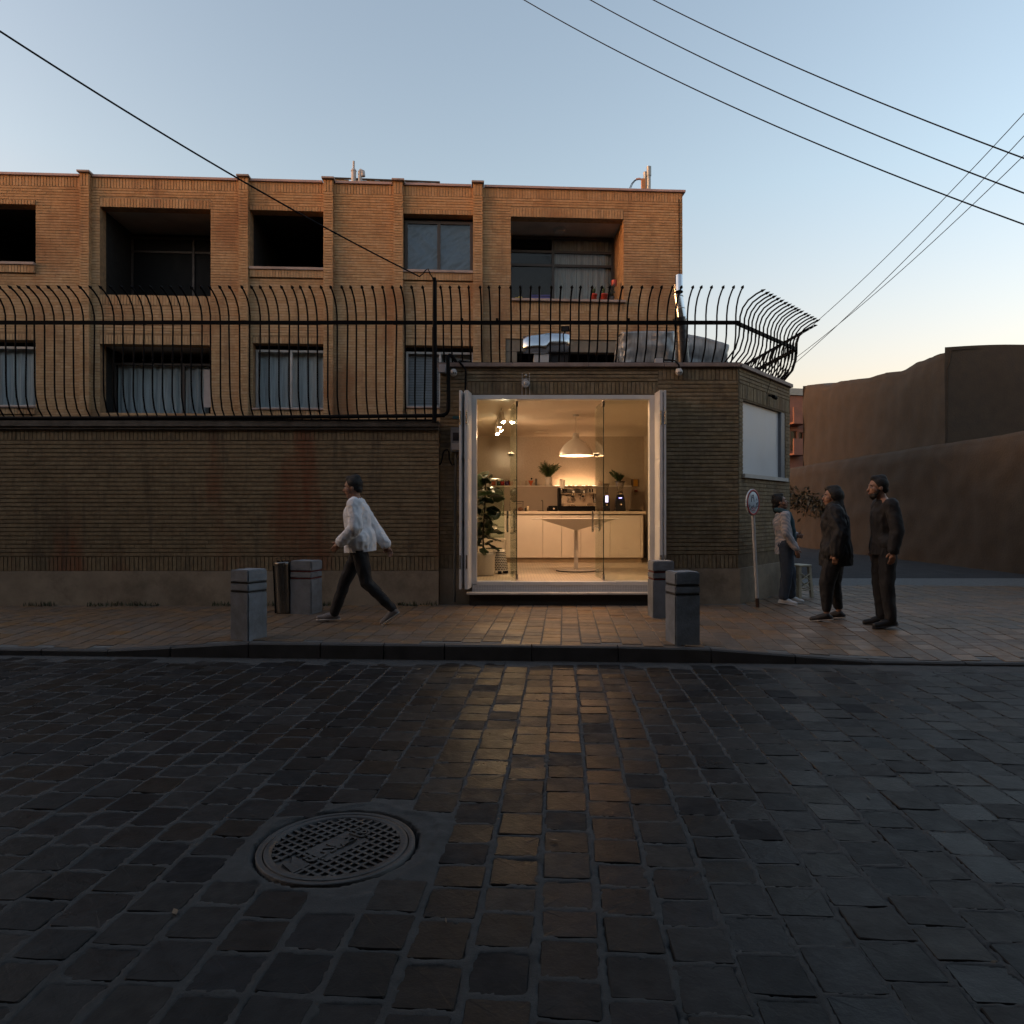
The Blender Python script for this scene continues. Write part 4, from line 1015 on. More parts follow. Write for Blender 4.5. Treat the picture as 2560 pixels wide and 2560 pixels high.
# ------------------------------------------------------------------ far street: mud wall, earthen house, brick block
m_mud = mat('mud_plaster', (0.05, 0.039, 0.028), 0.95, var=.2, scale=4, bump=.9, bscale=22, dirt=.25)
MX = 11.4
def mudwall(x, y0, y1, zt, amp, sd, name, label, edge=.18):
    def fn(u, v):
        y = y0 + (y1 - y0) * u
        top = zt(y) + edge * noise.fractal(Vector((y * .55, sd, 0)), 1, 2, 4)
        if v <= .75: z = -.2 + (top + .2) * v / .75; dx = 0
        else: z = top + .06 * math.sin((v - .75) / .25 * 1.57) ; dx = (v - .75) / .25 * .9
        b = amp * noise.fractal(Vector((y * .45, z * .45, sd)), 1, 2, 5) + .05 * noise.noise(Vector((y * 2, z * 2, sd)))
        if v > .68: b += .10 * ((v - .68) / .07 if v < .75 else 1)
        return Vector((x + dx + b, y, z))
    return tag(MB().grid(fn, int((y1 - y0) / .14), 44).build(name, m_mud), label, 'wall')
mudwall(MX, 9, 34, lambda y: 3.2, .06, 1, 'mud_wall', 'lower smooth mud plastered wall along the side street', .03)
def mh(y): return 6.05 + max(0, (y - 24.9) * .118) + .05 * math.sin(y * .5)
o = mudwall(MX + 1.05, 20.4, 30.4, mh, .07, 7, 'earthen_house', 'tall weathered earthen house wall with eroded top behind the low mud wall', .12)
o['category'] = 'house'
for ye, hz in ((30.38, 6.7), (20.42, 6.05)): MB().grid(lambda u, v: Vector((MX + 1.0 + u * 6, ye + .06 * noise.noise(Vector((u * 4, v * 4, 2))), -.2 + v * (hz + .25 + .08 * math.sin(u * 5)))), 24, 24).build('end_wall', m_mud, o)
MB().add([(MX + 1.6, 20.5, 5.9), (MX + 7, 20.5, 5.9), (MX + 7, 30.3, 6.4), (MX + 1.6, 30.3, 6.4)], [(0, 1, 2, 3)]).build('roof', m_mud, o)
hs = thing('far_brick_house', (14.5, 40, 0), 'distant reddish brick house with balconies at the end of the side street', 'house')
m_rb = mat('reddish_brick', (.22, .105, .075), .85, var=.15, scale=3)
DH = 38.0
hw_ = Frame((PX(1900, DH), DH), (PX(2120, DH), DH + 1))
rows_h = [(hw_.upx(1976), hw_.upx(1992), PZ(1125, DH), PZ(1075, DH)), (hw_.upx(1997), hw_.upx(2008), PZ(1120, DH), PZ(1078, DH))]
walls(MB(), hw_, 0, hw_.len, -.2, PZ(985, DH), rows_h, .3).build('wall', m_rb, hs)
MB().box((0, 0.31, -.2), (hw_.len, 6, PZ(986, DH)), hw_.M()).build('core', m_dark, hs)
MB().box((-.1, -.1, PZ(985, DH)), (hw_.len, 6, PZ(968, DH)), hw_.M()).build('parapet', mat('grey_green_sheet', (.26, .29, .28), .6), hs)
for h in rows_h: MB().box((h[0], .1, h[2]), (h[1], .12, h[3]), hw_.M()).build('window', m_pane, hs)
for py in (1058, 1135): 
    bal = MB().box((hw_.upx(1960), -.9, PZ(py + 4, DH)), (hw_.upx(1999), -.002, PZ(py, DH)), hw_.M()).build('balcony', m_rb, hs)
    MB().box((hw_.upx(1960), -.9, PZ(py, DH)), (hw_.upx(1999), -.8, PZ(py - 36, DH)), hw_.M()).build('parapet', m_rb, bal)
# climbing plant hanging on the mud wall
vine = MB(); rr = random.Random(11)
for k in range(420):
    py_ = 1255 + rr.gauss(0, 14); px_ = rr.uniform(1972, 2098); py_ += (px_ - 2030) * .22
    D = MX / ((px_ - 1280) / F); c = P(px_, py_, D) + Vector((-rr.random() * .35 - .05, 0, 0)); a = rr.uniform(0, 6.28); s = rr.uniform(.07, .16)
    d = Vector((rr.uniform(-1, 1), math.cos(a), math.sin(a))).normalized(); w = d.cross(Vector((rr.random(), rr.random(), rr.random()))).normalized() * s * .35
    vine.add([c - d * s, c + w, c + d * s, c - w], [(0, 1, 2, 3)])
tv = thing('climbing_plant', (MX - .1, MX / (750 / F), 1.5), 'dark climbing plant spilling over the low mud wall', 'plant')
vine.build('foliage', mat('vine_leaf', (.022, .026, .016), .7), tv, kind='stuff')
st_ = MB()
for k in range(9):
    px_ = 1980 + k * 13; D = MX / ((px_ - 1280) / F); q = P(px_, 1245 + (px_ - 2030) * .22, D); st_.tube([q + Vector((-.05, 0, 0)), q + Vector((-.3, .1, .1)), q + Vector((-.35, .3, -.3 - rr.random() * .4))], .02, 5)
st_.build('stem', mat('vine_stem', (.05, .04, .03), .9), tv)

# ------------------------------------------------------------------ unseen blocks added to keep sky off the street
OP = Frame((32, -2.6), (-32, -2.6)); OU = Frame((32, 2.8), (-32, 2.8)); OPH = 9.0
opp = thing('sky_blocker_behind', (0, -2.6, 0), 'unseen overhanging brick block added behind the viewer to keep sky off the street', 'building')
m_opp = mat('sky_blocker_brick', (.15, .11, .075), .9, var=.25, scale=3)
oh = [(3 + i * 4.8, 4.6 + i * 4.8, .6, 2.6) for i in range(12)]; ou = [(3 + i * 4.8, 4.6 + i * 4.8, 6.6, 8.3) for i in range(12)]
walls(MB(), OP, 0, OP.len, -.3, 5.2, oh, .3).build('wall', m_opp, opp)
walls(MB(), OU, 0, OU.len, 5.2, OPH, ou, .3).build('upper_wall', m_opp, opp)
MB().box((0, .31, 5.2), (OU.len, 12, OPH - .1), OU.M()).build('core', m_dark, opp)
MB().box((0, 0, 5.05), (OU.len, 6.0, 5.198), OU.M()).build('soffit', m_opp, opp)
MB().box((0, .32, -.3), (OP.len, 6, 5.0), OP.M()).build('core', m_dark, opp)
for h in oh: MB().box((h[0], .12, h[2]), (h[1], .13, h[3]), OP.M()).build('window', m_pane, opp)
for h in ou: MB().box((h[0], .12, h[2]), (h[1], .13, h[3]), OU.M()).build('window', m_pane, opp)

EB = Frame((-30, -12), (-30, 22))  # unseen block added to cut low sky glow from the left
eb = thing('sky_blocker_left', (-30, 5, 0), 'unseen brick block added far left of the view to block low sky', 'house')
walls(MB(), EB, 0, EB.len, -.3, 8.5, [(3 + i * 5, 4.6 + i * 5, 1 + j * 3.2, 2.8 + j * 3.2) for i in range(6) for j in range(2)], .3).build('wall', m_opp, eb)
MB().box((0, .32, -.3), (EB.len, 8, 8.4), EB.M()).build('core', m_dark, eb)

# ------------------------------------------------------------------ overhead wires
def wire(name, a, b, sag, r, label, n=24):
    a, b = Vector(a), Vector(b)
    pts = [a.lerp(b, i / n) - Vector((0, 0, sag * 4 * (i / n) * (1 - i / n))) for i in range(n + 1)]
    return tag(MB().tube(pts, r, 5).build(name, m_black), label, 'wire', 'overhead wires')
wire('overhead_wire', P(1240, -42, 13.5), P(2640, 590, 8), .25, .009, 'lowest of the three wires crossing the upper right sky')
wire('overhead_wire', P(1380, -55, 13.5), P(2660, 520, 8), .2, .009, 'middle of the three wires crossing the upper right sky')
wire('overhead_wire', P(1520, -60, 13.5), P(2680, 440, 8), .15, .009, 'highest of the three wires crossing the upper right sky')
wire('overhead_wire', P(-150, -20, 7), P(1050, 692, 10.4), .12, .011, 'single wire slanting down across the facade to the fence post')
tag(MB().tube([P(1050, 690, 10.42), P(1058, 684, 10.42), P(1064, 676, 10.42), P(1070, 672, 10.42), P(1075, 684, 10.45), P(1086, 702, 10.48)], .009, 6).build('service_wire', m_black), 'short looped wire end at the top of the fence post', 'wire')
wire('overhead_wire', P(2600, 240, 20), P(1985, 852, 34), .3, .013, 'uppermost of the three thin wires beyond the fence corner')
wire('overhead_wire', P(2620, 275, 20), P(1950, 940, 34), .3, .013, 'middle of the three thin wires beyond the fence corner')
wire('overhead_wire', P(2640, 310, 20), P(1975, 905, 34), .3, .013, 'lowermost of the three thin wires beyond the fence corner')
# ------------------------------------------------------------------ cafe furniture and lamps
WARM = (1.0, 0.57, 0.295)
m_cab = mat('cabinet_paint', (.66, .60, .54), .5, var=.04, scale=2)
m_wood = mat('counter_edge', (.60, .52, .43), .4, var=.06)
D = 14.6; cx0, cx1 = PX(1226, D), PX(1610, D)
t = thing('bar_counter', ((cx0 + cx1) / 2, D, FZ), 'long pale cafe counter with flat panel fronts', 'counter')
CT = 1.395
MB().bevbox((cx0 - .02, D - .03, CT - .055), (cx1 + .04, D + .75, CT), .006).build('worktop', m_wood, t)
MB().box((cx0 + .02, D + .03, FZ + .11), (cx1 - .01, D + .7, CT - .1)).build('carcass', mat('cabinet_carcass', (.25, .2, .15), .7), t)  # carcass darker brown than the front panels
MB().box((cx0 + .06, D + .06, FZ), (cx1 - .04, D + .68, FZ + .109)).build('toe_kick', mat('toe_kick', (.33, .25, .17), .6), t)
pxs = [1226, 1357, 1404, 1452, 1525, 1601, 1608]
for a, b in zip(pxs, pxs[1:]): MB().bevbox((PX(a, D) + .003, D + .005, FZ + .105), (PX(b, D) - .003, D + .028, CT - .085), .003).build('front_panel', m_cab, t)
# ledge behind the counter
t = thing('back_ledge', (1.0, 15.9, FZ), 'beige ledge along the cafe back wall behind the counter', 'ledge')
LZ = PZ(1214, 15.7); lx1 = PX(1578, 15.7)
MB().box((IX0 + .01, 15.7, FZ), (lx1, BY - .003, LZ - .025)).build('body', mat('ledge_paint', (.31, .25, .20), .6, var=.04), t)
MB().bevbox((IX0 + .01, 15.68, LZ - .024), (lx1 + .01, BY - .003, LZ), .004).build('top', m_cab, t)
t = thing('led_strip', (1.3, BY - .1, LZ), 'glowing light strip on the ledge behind the espresso machine', 'lamp')
lx, rx = PX(1385, BY - .1), PX(1492, BY - .1)
MB().box((lx, BY - .16, LZ + .001), (rx, BY - .12, LZ + .012)).build('profile', m_steel, t)
MB().box((lx + .01, BY - .155, LZ + .0125), (rx - .01, BY - .125, LZ + .016)).build('diffuser', emit('led_glow', WARM, 3.0), t)
light('led_strip_light', 'AREA', ((lx + rx) / 2, BY - .14, LZ + .02), .85, WARM, t, aim=((lx + rx) / 2, BY - .02, LZ + .35), shape='RECTANGLE', size=rx - lx, size_y=.03)
# raised panel of light on the splash wall is only real light; pendant lamp
D = 12.6; pc_ = Vector((PX(1440, D), D, 0))
t = thing('pendant_lamp', (pc_.x, pc_.y, CEIL), 'large white bell shaped pendant lamp over the cafe table', 'lamp')
zr = PZ(1139, D); zt_ = PZ(1083, D)
pr = [(.302, zr), (.297, zr + .035), (.272, zr + .10), (.222, zr + .175), (.155, zr + .24), (.09, zr + .285), (.058, zr + .305), (.055, zt_ - .01), (.045, zt_)]
inn = [(r - .006, z - .003) for r, z in pr[:-2]]
m_shade = mat('lamp_enamel', (.46, .42, .37), .35, var=.03)
MB().lathe(pr + [(0.0, zt_)], (pc_.x, pc_.y, 0), 40).lathe(list(reversed(inn)), (pc_.x, pc_.y, 0), 40).lathe([(.302, zr), (.296, zr - .003)], (pc_.x, pc_.y, 0), 40).build('shade', m_shade, t)
MB().cyl((pc_.x, pc_.y, zt_), (pc_.x, pc_.y, CEIL), .005, n=6).build('cord', mat('white_cord', (.5, .45, .38), .5), t)
MB().cyl((pc_.x, pc_.y, CEIL - .03), (pc_.x, pc_.y, CEIL), .045, .055, 20).build('ceiling_rose', m_shade, t)
MB().ball((pc_.x, pc_.y, zr + .14), .05, 16, 10).build('bulb', emit('bulb_glow', WARM, 30.0), t)
light('pendant_light', 'POINT', (pc_.x, pc_.y, zr + .07), 8, WARM, t, shadow_soft_size=.05)
# track spots
tx, ty = PX(1254, 11.7), 11.7
t = thing('track_light', (tx, ty, CEIL), 'ceiling track with four small glowing spot cylinders', 'lamp')
tb = Vector((-.34, 14.2, CEIL - .02)); ta = Vector((tx, ty, CEIL - .02))
dv = (tb - ta).normalized(); MB().tube([ta, tb], .016, 8).build('track', m_steel, t)
m_spot = mat('spot_can', (.45, .40, .34), .35, .5); m_lens = emit('spot_glow', (1, .78, .5), 60)
aims = [Vector((1.5, 10.2, .1)), Vector((-.3, 16.1, 2.0)), Vector((2.7, 15.6, 1.5)), Vector((1.2, 9.4, 0))]
for k, (f, e) in enumerate(((.0, 20), (.25, 11), (.5, 10), (.75, 11))):
    b = ta.lerp(tb, f); a = aims[k]; d = (a - b).normalized(); d = (d + Vector((0, 0, -1.6))).normalized()
    h = b + Vector((0, 0, -.06)); e1 = h + d * .17
    s_ = MB().cyl(h, e1, .034, .038, 18).cyl(b, h, .012, n=8).build('spot', m_spot, t)
    MB().cyl(e1, e1 + d * .004, .033, n=18).ball(e1, .024).build('lamp_glass', m_lens, s_)
    light('spot_light', 'SPOT', e1 + d * .03, e, WARM, t, aim=e1 + (a - e1).normalized(), spot_size=R(95), spot_blend=.7, shadow_soft_size=.035)
# slim lamp rail hidden behind the door head
t = thing('lamp_rail', (.8, 10.88, 3.138), 'slim lamp rail tucked behind the cafe door head', 'lamp')
MB().box((-.45, 10.86, 3.118), (2.0, 10.90, 3.1385)).build('profile', m_white, t)
MB().box((-.44, 10.865, 3.114), (1.99, 10.895, 3.1178)).build('diffuser', emit('rail_glow', WARM, 2.0), t)
light('lamp_rail_light', 'AREA', (.78, 10.88, 3.11), 5, WARM, t, aim=(.78, 10.98, 0), shape='RECTANGLE', size=2.2, size_y=.03)
# ceiling vent
vD = 15.4; c = Vector((PX(1354, vD), vD, CEIL)); t = thing('ceiling_vent', c, 'round air vent in the cafe ceiling', 'vent')
for k, (r1, r2) in enumerate(((.19, .15), (.13, .10), (.08, .04))): MB().lathe([(r1, -.001), (r1, -.014 - .004 * k), (r2, -.02 - .004 * k), (r2 - .01, -.004)], c, 28).build('ring', m_in, t)
MB().cyl(c + Vector((0, 0, -.003)), c + Vector((0, 0, -.0015)), .17, n=28).build('throat', m_dark, t)

# pedestal table
D = 12.6; c = Vector((PX(1440, D), D, FZ)); t = thing('pedestal_table', c, 'white pedestal table with thin square top on inverted pyramid and round base', 'table')
zt = PZ(1296, D); m_tab = mat('table_white', (.62, .58, .53), .45, var=.04)
MB().bevbox((c.x - .775, c.y - .42, zt - .012), (c.x + .775, c.y + .42, zt), .004).build('top', m_tab, t)
h2 = .645; zp = PZ(1325, D)
MB().add([(c.x - h2, c.y - .36, zt - .0125), (c.x + h2, c.y - .36, zt - .0125), (c.x + h2, c.y + .36, zt - .0125), (c.x - h2, c.y + .36, zt - .0125), (c.x - .035, c.y - .035, zp), (c.x + .035, c.y - .035, zp), (c.x + .035, c.y + .035, zp), (c.x - .035, c.y + .035, zp)],
         [(0, 4, 5, 1), (1, 5, 6, 2), (2, 6, 7, 3), (3, 7, 4, 0), (0, 1, 2, 3)]).build('pyramid', m_tab, t)
MB().box((c.x - .033, c.y - .033, FZ + .014), (c.x + .033, c.y + .033, zp + .002)).build('stem', m_tab, t)
MB().lathe([(0, .026), (.34, .024), (.355, .02)], c, 48).build('base', m_tab, t); MB().lathe([(.355, .02), (.357, .008), (.35, .001), (0, .001)], c, 48).build('base_rim', m_black, t)

# espresso machine
D = 14.85; X = lambda px: PX(px, D); Z = lambda py: PZ(py, D) - .012
t = thing('espresso_machine', (X(1445), D, CT), 'two group chrome espresso machine with cups on top of the counter', 'coffee machine')
m_chr = mat('chrome', (.72, .66, .58), .12, 1.0, var=.05); m_chr2 = mat('warm_steel', (.5, .42, .34), .28, 1.0, var=.1)
MB().bevbox((X(1400), D - .02, CT), (X(1492), D + .5, Z(1263)), .012).build('base', m_black, t)
MB().bevbox((X(1408), D - .06, Z(1264)), (X(1489), D + .1, Z(1256)), .006).build('drip_tray', m_chr2, t)
MB().bevbox((X(1404), D + .16, Z(1258)), (X(1487), D + .48, Z(1232)), .01).build('back_panel', m_chr2, t)
MB().bevbox((X(1402), D + .0, Z(1233)), (X(1490), D + .5, Z(1219)), .012).build('head', m_chr, t)
MB().bevbox((X(1397), D + .02, Z(1275)), (X(1404), D + .5, Z(1218)), .01).build('side_panel', m_black, t); MB().bevbox((X(1486), D + .05, Z(1264)), (X(1490.5), D + .5, Z(1218)), .01).build('side_panel', m_black, t)
for px in (1434, 1460):
    g = MB().cyl((X(px), D - .01, Z(1232)), (X(px), D - .01, Z(1236)), .045, n=18).cyl((X(px), D - .01, Z(1236)), (X(px), D - .01, Z(1240)), .038, n=18).build('group_head', m_chr, t)
    MB().cyl((X(px), D - .03, Z(1239)), (X(px) - .05, D - .2, Z(1240)), .014, .018, 10).build('portafilter', m_black, g)
    MB().cyl((X(px), D - .012, Z(1228)), (X(px), D - .02, Z(1228)), .022, n=14).build('gauge', mat('gauge_face', (.7, .68, .6), .3), t)
for px in (1409, 1415, 1475, 1481): MB().cyl((X(px), D - .012, Z(1229)), (X(px), D - .012, Z(1221)), .012, n=8).build('knob', m_black, t)
for px in (1405, 1486): MB().tube([(X(px), D - .0, Z(1231)), (X(px), D - .06, Z(1240)), (X(px), D - .08, Z(1255))], .007, 8).build('steam_wand', m_chr, t)
rail = MB()
for z in (1217.5, 1214.5): rail.tube([(X(1421), D + .02, Z(z)), (X(1484), D + .02, Z(z))], .005, 6)
rail.build('cup_rail', m_chr, t)
m_cup = glass('cup_glass', (.9, .88, .85), .15)
k = 0
for px in (1424, 1430, 1436, 1446, 1453, 1460, 1468, 1474, 1480):
    c = Vector((X(px), D + .12 + .06 * (k % 3), Z(1219) + .001)); k += 1
    tag(MB().lathe([(0, 0), (.022, 0), (.026, .06 + .008 * (k % 2)), (.0235, .06 + .008 * (k % 2)), (.02, .005), (0, .005)], c, 14).build('drinking_glass', m_cup), ('leftmost', 'second', 'third', 'fourth', 'fifth', 'sixth', 'seventh', 'eighth', 'ninth')[k - 1] + ' small glass counted from the left on the espresso machine', 'glass', 'glasses on the espresso machine')
def cups(px, py0, py1, r, n, label):
    c = Vector((X(px), D + .15, 0)); tt = thing('paper_cup_stack', (c.x, c.y, Z(1219)), label, 'cups')
    z0 = Z(1219) + .001; h = PZ(py1, D) - z0
    pts = MB(); pts.lathe([(0, z0), (r, z0)] + [q for i in range(n) for q in ((r + .002, z0 + h * i / n), (r - .001, z0 + h * (i + .6) / n))] + [(r * .75, z0 + h), (0, z0 + h)], (c.x, c.y, 0), 18)
    pts.build('cup', mat('paper_cup', (.72, .66, .56), .6), tt)
cups(1404, 1219, 1197, .032, 8, 'left column of stacked paper cups on the espresso machine'); cups(1409, 1219, 1199, .036, 8, 'right column of stacked paper cups on the espresso machine')

# grinders
def grinder(px, D, w, hop, screen, label, body_top, col):
    cx = PX(px, D); t = thing('coffee_grinder', (cx, D, CT), label, 'coffee grinder'); Zz = lambda py: PZ(py, D)
    mbk = mat('grinder_' + col, (.012, .014, .02), .22, var=.1); zt = Zz(body_top)
    b = MB(); s = [(w * .52, CT + .001), (w * .55, CT + .04), (w * .5, CT + .06), (w * .48, CT + (zt - CT) * .55), (w * .36, zt - .02), (w * .3, zt)]
    vs, fs = [], []
    for i, (r, z) in enumerate(s):
        for sx, sy in ((-1, -1), (1, -1), (1, 1), (-1, 1)): vs.append((cx + sx * r, D + sy * r * .9, z))
    fs = [(i * 4 + j, i * 4 + (j + 1) % 4, (i + 1) * 4 + (j + 1) % 4, (i + 1) * 4 + j) for i in range(len(s) - 1) for j in range(4)] + [(3, 2, 1, 0), tuple(len(s) * 4 - 4 + j for j in range(4))]
    bm = bmesh.new(); me = bpy.data.meshes.new('body'); me.from_pydata(vs, [], fs); bm.from_mesh(me); bmesh.ops.bevel(bm, geom=bm.edges[:], offset=.008, segments=2, affect='EDGES'); bm.to_mesh(me); bm.free()
    obj('body', me, mbk, t)
    MB().cyl((cx, D, zt - .005), (cx, D, zt + .03), w * .18, n=16).build('neck', m_chr, t)
    MB().cyl((cx, D, zt + .03), (cx, D, zt + .055), w * .36, w * .3, 18).build('collar', mat('brown_plastic', (.04, .025, .018), .4), t)
    zh = Zz(hop); MB().lathe([(w * .22, zt + .056), (w * .5, zh - .012), (w * .48, zh - .012), (w * .2, zt + .058)], (cx, D, 0), 20).build('hopper', m_cup, t)
    MB().cyl((cx, D, zh - .012), (cx, D, zh), w * .56, n=24).build('lid', mat('brown_plastic'), t) if False else MB().cyl((cx, D, zh - .012), (cx, D, zh), w * .56, n=24).build('lid', MATS['brown_plastic'], t)
    MB().cyl((cx, D - w * .4, CT + (zt - CT) * .42), (cx, D - w * .75, CT + (zt - CT) * .40), .014, .02, 10).build('spout', m_chr, t)
    if screen == 'dots':
        for k in (-1, 0, 1): MB().ball((cx - .005 + k * .022, D - w * .435, zt - .075), .008, 8, 6).build('indicator', emit('blue_led', (.25, .22, 1.0), 2.5), t)
    else:
        MB().box((cx - .03, D - w * .52, zt - .15), (cx + .03, D - w * .50, zt - .01)).build('screen', emit('lilac_screen', (.62, .55, .95), .45), t)
    return t
grinder(1550, 14.66, .2, 1203, 'dots', 'tall black coffee grinder with three blue lights on the counter', 1236, 'black')
grinder(1516, 14.95, .13, 1209, 'screen', 'slim black coffee grinder with lit pale screen behind the door edge', 1238, 'slim')
# things on counter
D = 14.95; X = lambda px: PX(px, D)
t = thing('knock_box', (X(1381), D, CT), 'black cube shaped appliance with round dial left of the espresso machine', 'appliance')
MB().bevbox((X(1371), D - .08, CT + .001), (X(1394), D + .1, CT + .115), .01).build('body', m_black, t); MB().cyl((X(1384), D - .09, CT + .055), (X(1384), D - .079, CT + .055), .018, n=16).build('dial', mat('dial_cream', (.6, .5, .42), .4), t)
for px, r, h, m, l in ((1369, .018, .09, 'small dark glass bottle left of the black cube', 'bottle'), ):
    tag(MB().lathe([(0, 0), (r, 0), (r, h * .6), (r * .45, h * .8), (r * .45, h), (0, h)], (X(px), D, CT + .001), 12).build('sauce_bottle', mat('dark_bottle', (.03, .015, .01), .15)), m, l)
t = thing('tap', (X(1355), D, CT), 'thin black tap with flat tray at the sink on the counter', 'tap'); MB().tube([(X(1357), D, CT), (X(1357), D, CT + .2), (X(1355.5), D - .03, CT + .235), (X(1353), D - .09, CT + .22)], .006, 8).build('spout', m_black, t); MB().bevbox((X(1344), D - .1, CT + .001), (X(1360), D + .1, CT + .015), .004).build('tray', m_black, t)
for px, h, c, l in ((1314, .07, (.02, .018, .016), 'black square tin beside the cream jar on the counter'), (1320, .1, (.6, .5, .36), 'slim cream jar beside the black tin')):
    tag(MB().lathe([(0, 0), (.022, 0), (.022, h), (.018, h + .006), (0, h + .006)], (X(px), D, CT + .001), 14).build('jar', mat('jar_%d' % px, c, .4)), l, 'jar')
tag(MB().ball((X(1301), D, CT + .045), (.055, .045, .045)).build('bread_bun', mat('bun_brown', (.12, .05, .025), .7)), 'round brown bun under the glass stand on the counter', 'bun')
t = thing('cake_stand', (X(1296), D, CT), 'dark wire stand with glass shelf above the brown bun', 'stand')
sm = MB()
for dx in (-.14, .13): sm.cyl((X(1292) + dx, D - .08, CT), (X(1292) + dx, D - .08, CT + .2), .005, n=6)
sm.build('leg', m_black, t); MB().bevbox((X(1275), D - .12, CT + .2), (X(1309), D + .08, CT + .212), .004).build('shelf', mat('smoked_shelf', (.05, .04, .03), .2), t)
MB().bevbox((X(1278), D - .1, CT + .155), (X(1304), D + .06, CT + .163), .003).build('shelf', MATS['smoked_shelf'], t)
tag(MB().bevbox((X(1574), D - .1, CT + .001), (X(1604), D + .12, CT + .035), .006).build('serving_tray', mat('dark_tray', (.02, .016, .013), .4)), 'flat black tray at the right end of the counter', 'tray')
tag(MB().ball((X(1502), D, CT + .03), (.075, .05, .03)).build('cleaning_cloth', mat('brown_cloth', (.2, .12, .07), .9)), 'crumpled brown cloth between machine and grinder', 'cloth')
# things on the ledge
D = 15.85; X = lambda px: PX(px, D)
def lath(name, px, prof, m, label, cat, n=18):
    return tag(MB().lathe(prof, (X(px), D, LZ + .001), n).build(name, m), label, cat)
cols = [(1234, (.30, .07, .025), 'orange'), (1247, (.015, .05, .03), 'dark green'), (1256, (.30, .02, .02), 'red'), (1267, (.07, .025, .10), 'purple'), (1277, (.28, .05, .02), 'rust')]
for px, c, nme in cols:
    t = thing('storage_tin', (X(px), D, LZ), nme + ' coffee tin in the row on the cafe ledge', 'tin', 'coloured tins on the ledge')
    MB().lathe([(0, 0), (.045, 0), (.045, .105), (0, .105)], (X(px), D, LZ + .001), 18).build('body', mat('tin_' + nme, c, .25), t)
    MB().lathe([(.047, .1), (.047, .125), (0, .128)], (X(px), D, LZ + .001), 18).build('lid', m_chr2, t)
t = thing('coffee_dripper', (X(1327), D, LZ), 'orange coffee dripper cone on the ledge', 'dripper')
MB().lathe([(.03, 0), (.045, .004), (.02, .02), (.022, .035), (.062, .115), (.058, .115), (.015, .035)], (X(1327), D, LZ + .001), 20).build('cone', mat('orange_plastic', (.5, .10, .02), .35), t)
MB().ball((X(1329), D, LZ + .16), (.02, .02, .022)).build('knob', m_black, t)
lath('coffee_tumbler', 1340.5, [(0, 0), (.026, 0), (.026, .16), (0, .16)], mat('grey_tumbler', (.12, .11, .1), .35), 'tall grey tumbler beside the orange dripper', 'tumbler')
lath('glass_carafe', 1301, [(0, 0), (.03, 0), (.034, .04), (.015, .085), (.02, .11), (0, .11)], mat('frosted_jug', (.5, .43, .33), .25), 'small frosted jug on the ledge right of the tins', 'jug')
lath('glass_carafe', 1315, [(0, 0), (.025, 0), (.028, .05), (.012, .07), (.024, .11), (.02, .11)], m_cup, 'clear glass server left of the orange dripper', 'jug')
m_pot = mat('white_pot', (.64, .6, .55), .45, var=.04)
m_palm = mat('palm_leaf', (.045, .075, .022), .5, var=.3)
def frond_plant(px, pot, n, ln, label, sd, up=.9, lw=.02, m=None):
    c = Vector((X(px), D, LZ + .001)); t = thing('potted_palm', c, label, 'plant')
    r, h = pot; MB().lathe([(0, 0), (r * .9, 0), (r, h), (r * .93, h), (r * .9, h - .02), (0, h - .02)], c, 22).build('pot', m_pot, t)
    rr = random.Random(sd)
    for k in range(n):
        a = rr.uniform(0, 6.28); L_ = ln * rr.uniform(.6, 1.1); out = rr.uniform(.25, .75); pts = []
        for i in range(6):
            s = i / 5; pts.append(c + Vector((math.cos(a) * out * L_ * s ** 1.3, math.sin(a) * out * L_ * s ** 1.3 * .5, h + L_ * up * (s - .35 * out * s * s))))
        f = MB().tube(pts, .003, 4)
        for i in range(1, 6):
            p = pts[i]; tg = (pts[i] - pts[i - 1]).normalized()
            for sd_ in (-1, 1):
                side = tg.cross(Vector((math.sin(a), -math.cos(a), .4))).normalized() * sd_
                for j in (0, .5):
                    q = p - (pts[i] - pts[i - 1]) * j; e = q + (side + tg * .7).normalized() * L_ * .32 * (1 - abs(i - 3) * .13) + Vector((0, 0, -.02)); w = tg * lw * .5
                    f.add([q - w * .6, (q + e) / 2 + w, e, (q + e) / 2 - w], [(0, 1, 2, 3)])
        f.build('frond', m or m_palm, t)
frond_plant(1371, (.085, .19), 26, .38, 'leafy palm in a white cylinder pot on the ledge', 4)
frond_plant(1548, (.085, .10), 8, .28, 'small plant in a low white pot at the right of the ledge', 9, lw=.05)
frond_plant(1216, (.05, .05), 8, .12, 'tiny green plant at the left end of the ledge', 12, lw=.03)
c = P(1588, 1207, BY - .03); t = thing('wall_notice', c, 'yellow notice card in dark holder on the cafe back wall', 'notice')
MB().bevbox((c.x - .09, BY - .03, c.z - .085), (c.x + .09, BY - .005, c.z + .08), .004).build('holder', mat('holder_brown', (.2, .14, .09), .5), t)
MB().box((c.x - .04, BY - .034, c.z - .08), (c.x + .055, BY - .0305, c.z + .075)).build('card', mat('amber_card', (.55, .27, .02), .5), t)
t = thing('soap_dispenser', P(1590, 1232, BY - .05), 'small red and clear dispenser under the yellow notice', 'dispenser'); q = P(1590, 1230, BY - .04)
MB().bevbox((q.x - .035, q.y - .03, q.z), (q.x + .035, q.y + .035, q.z + .05), .01).build('cap', mat('dull_red', (.2, .03, .02), .5), t); MB().lathe([(.02, -.07), (.03, -.06), (.03, 0), (0, 0)], q, 14).build('bottle', m_cup, t)
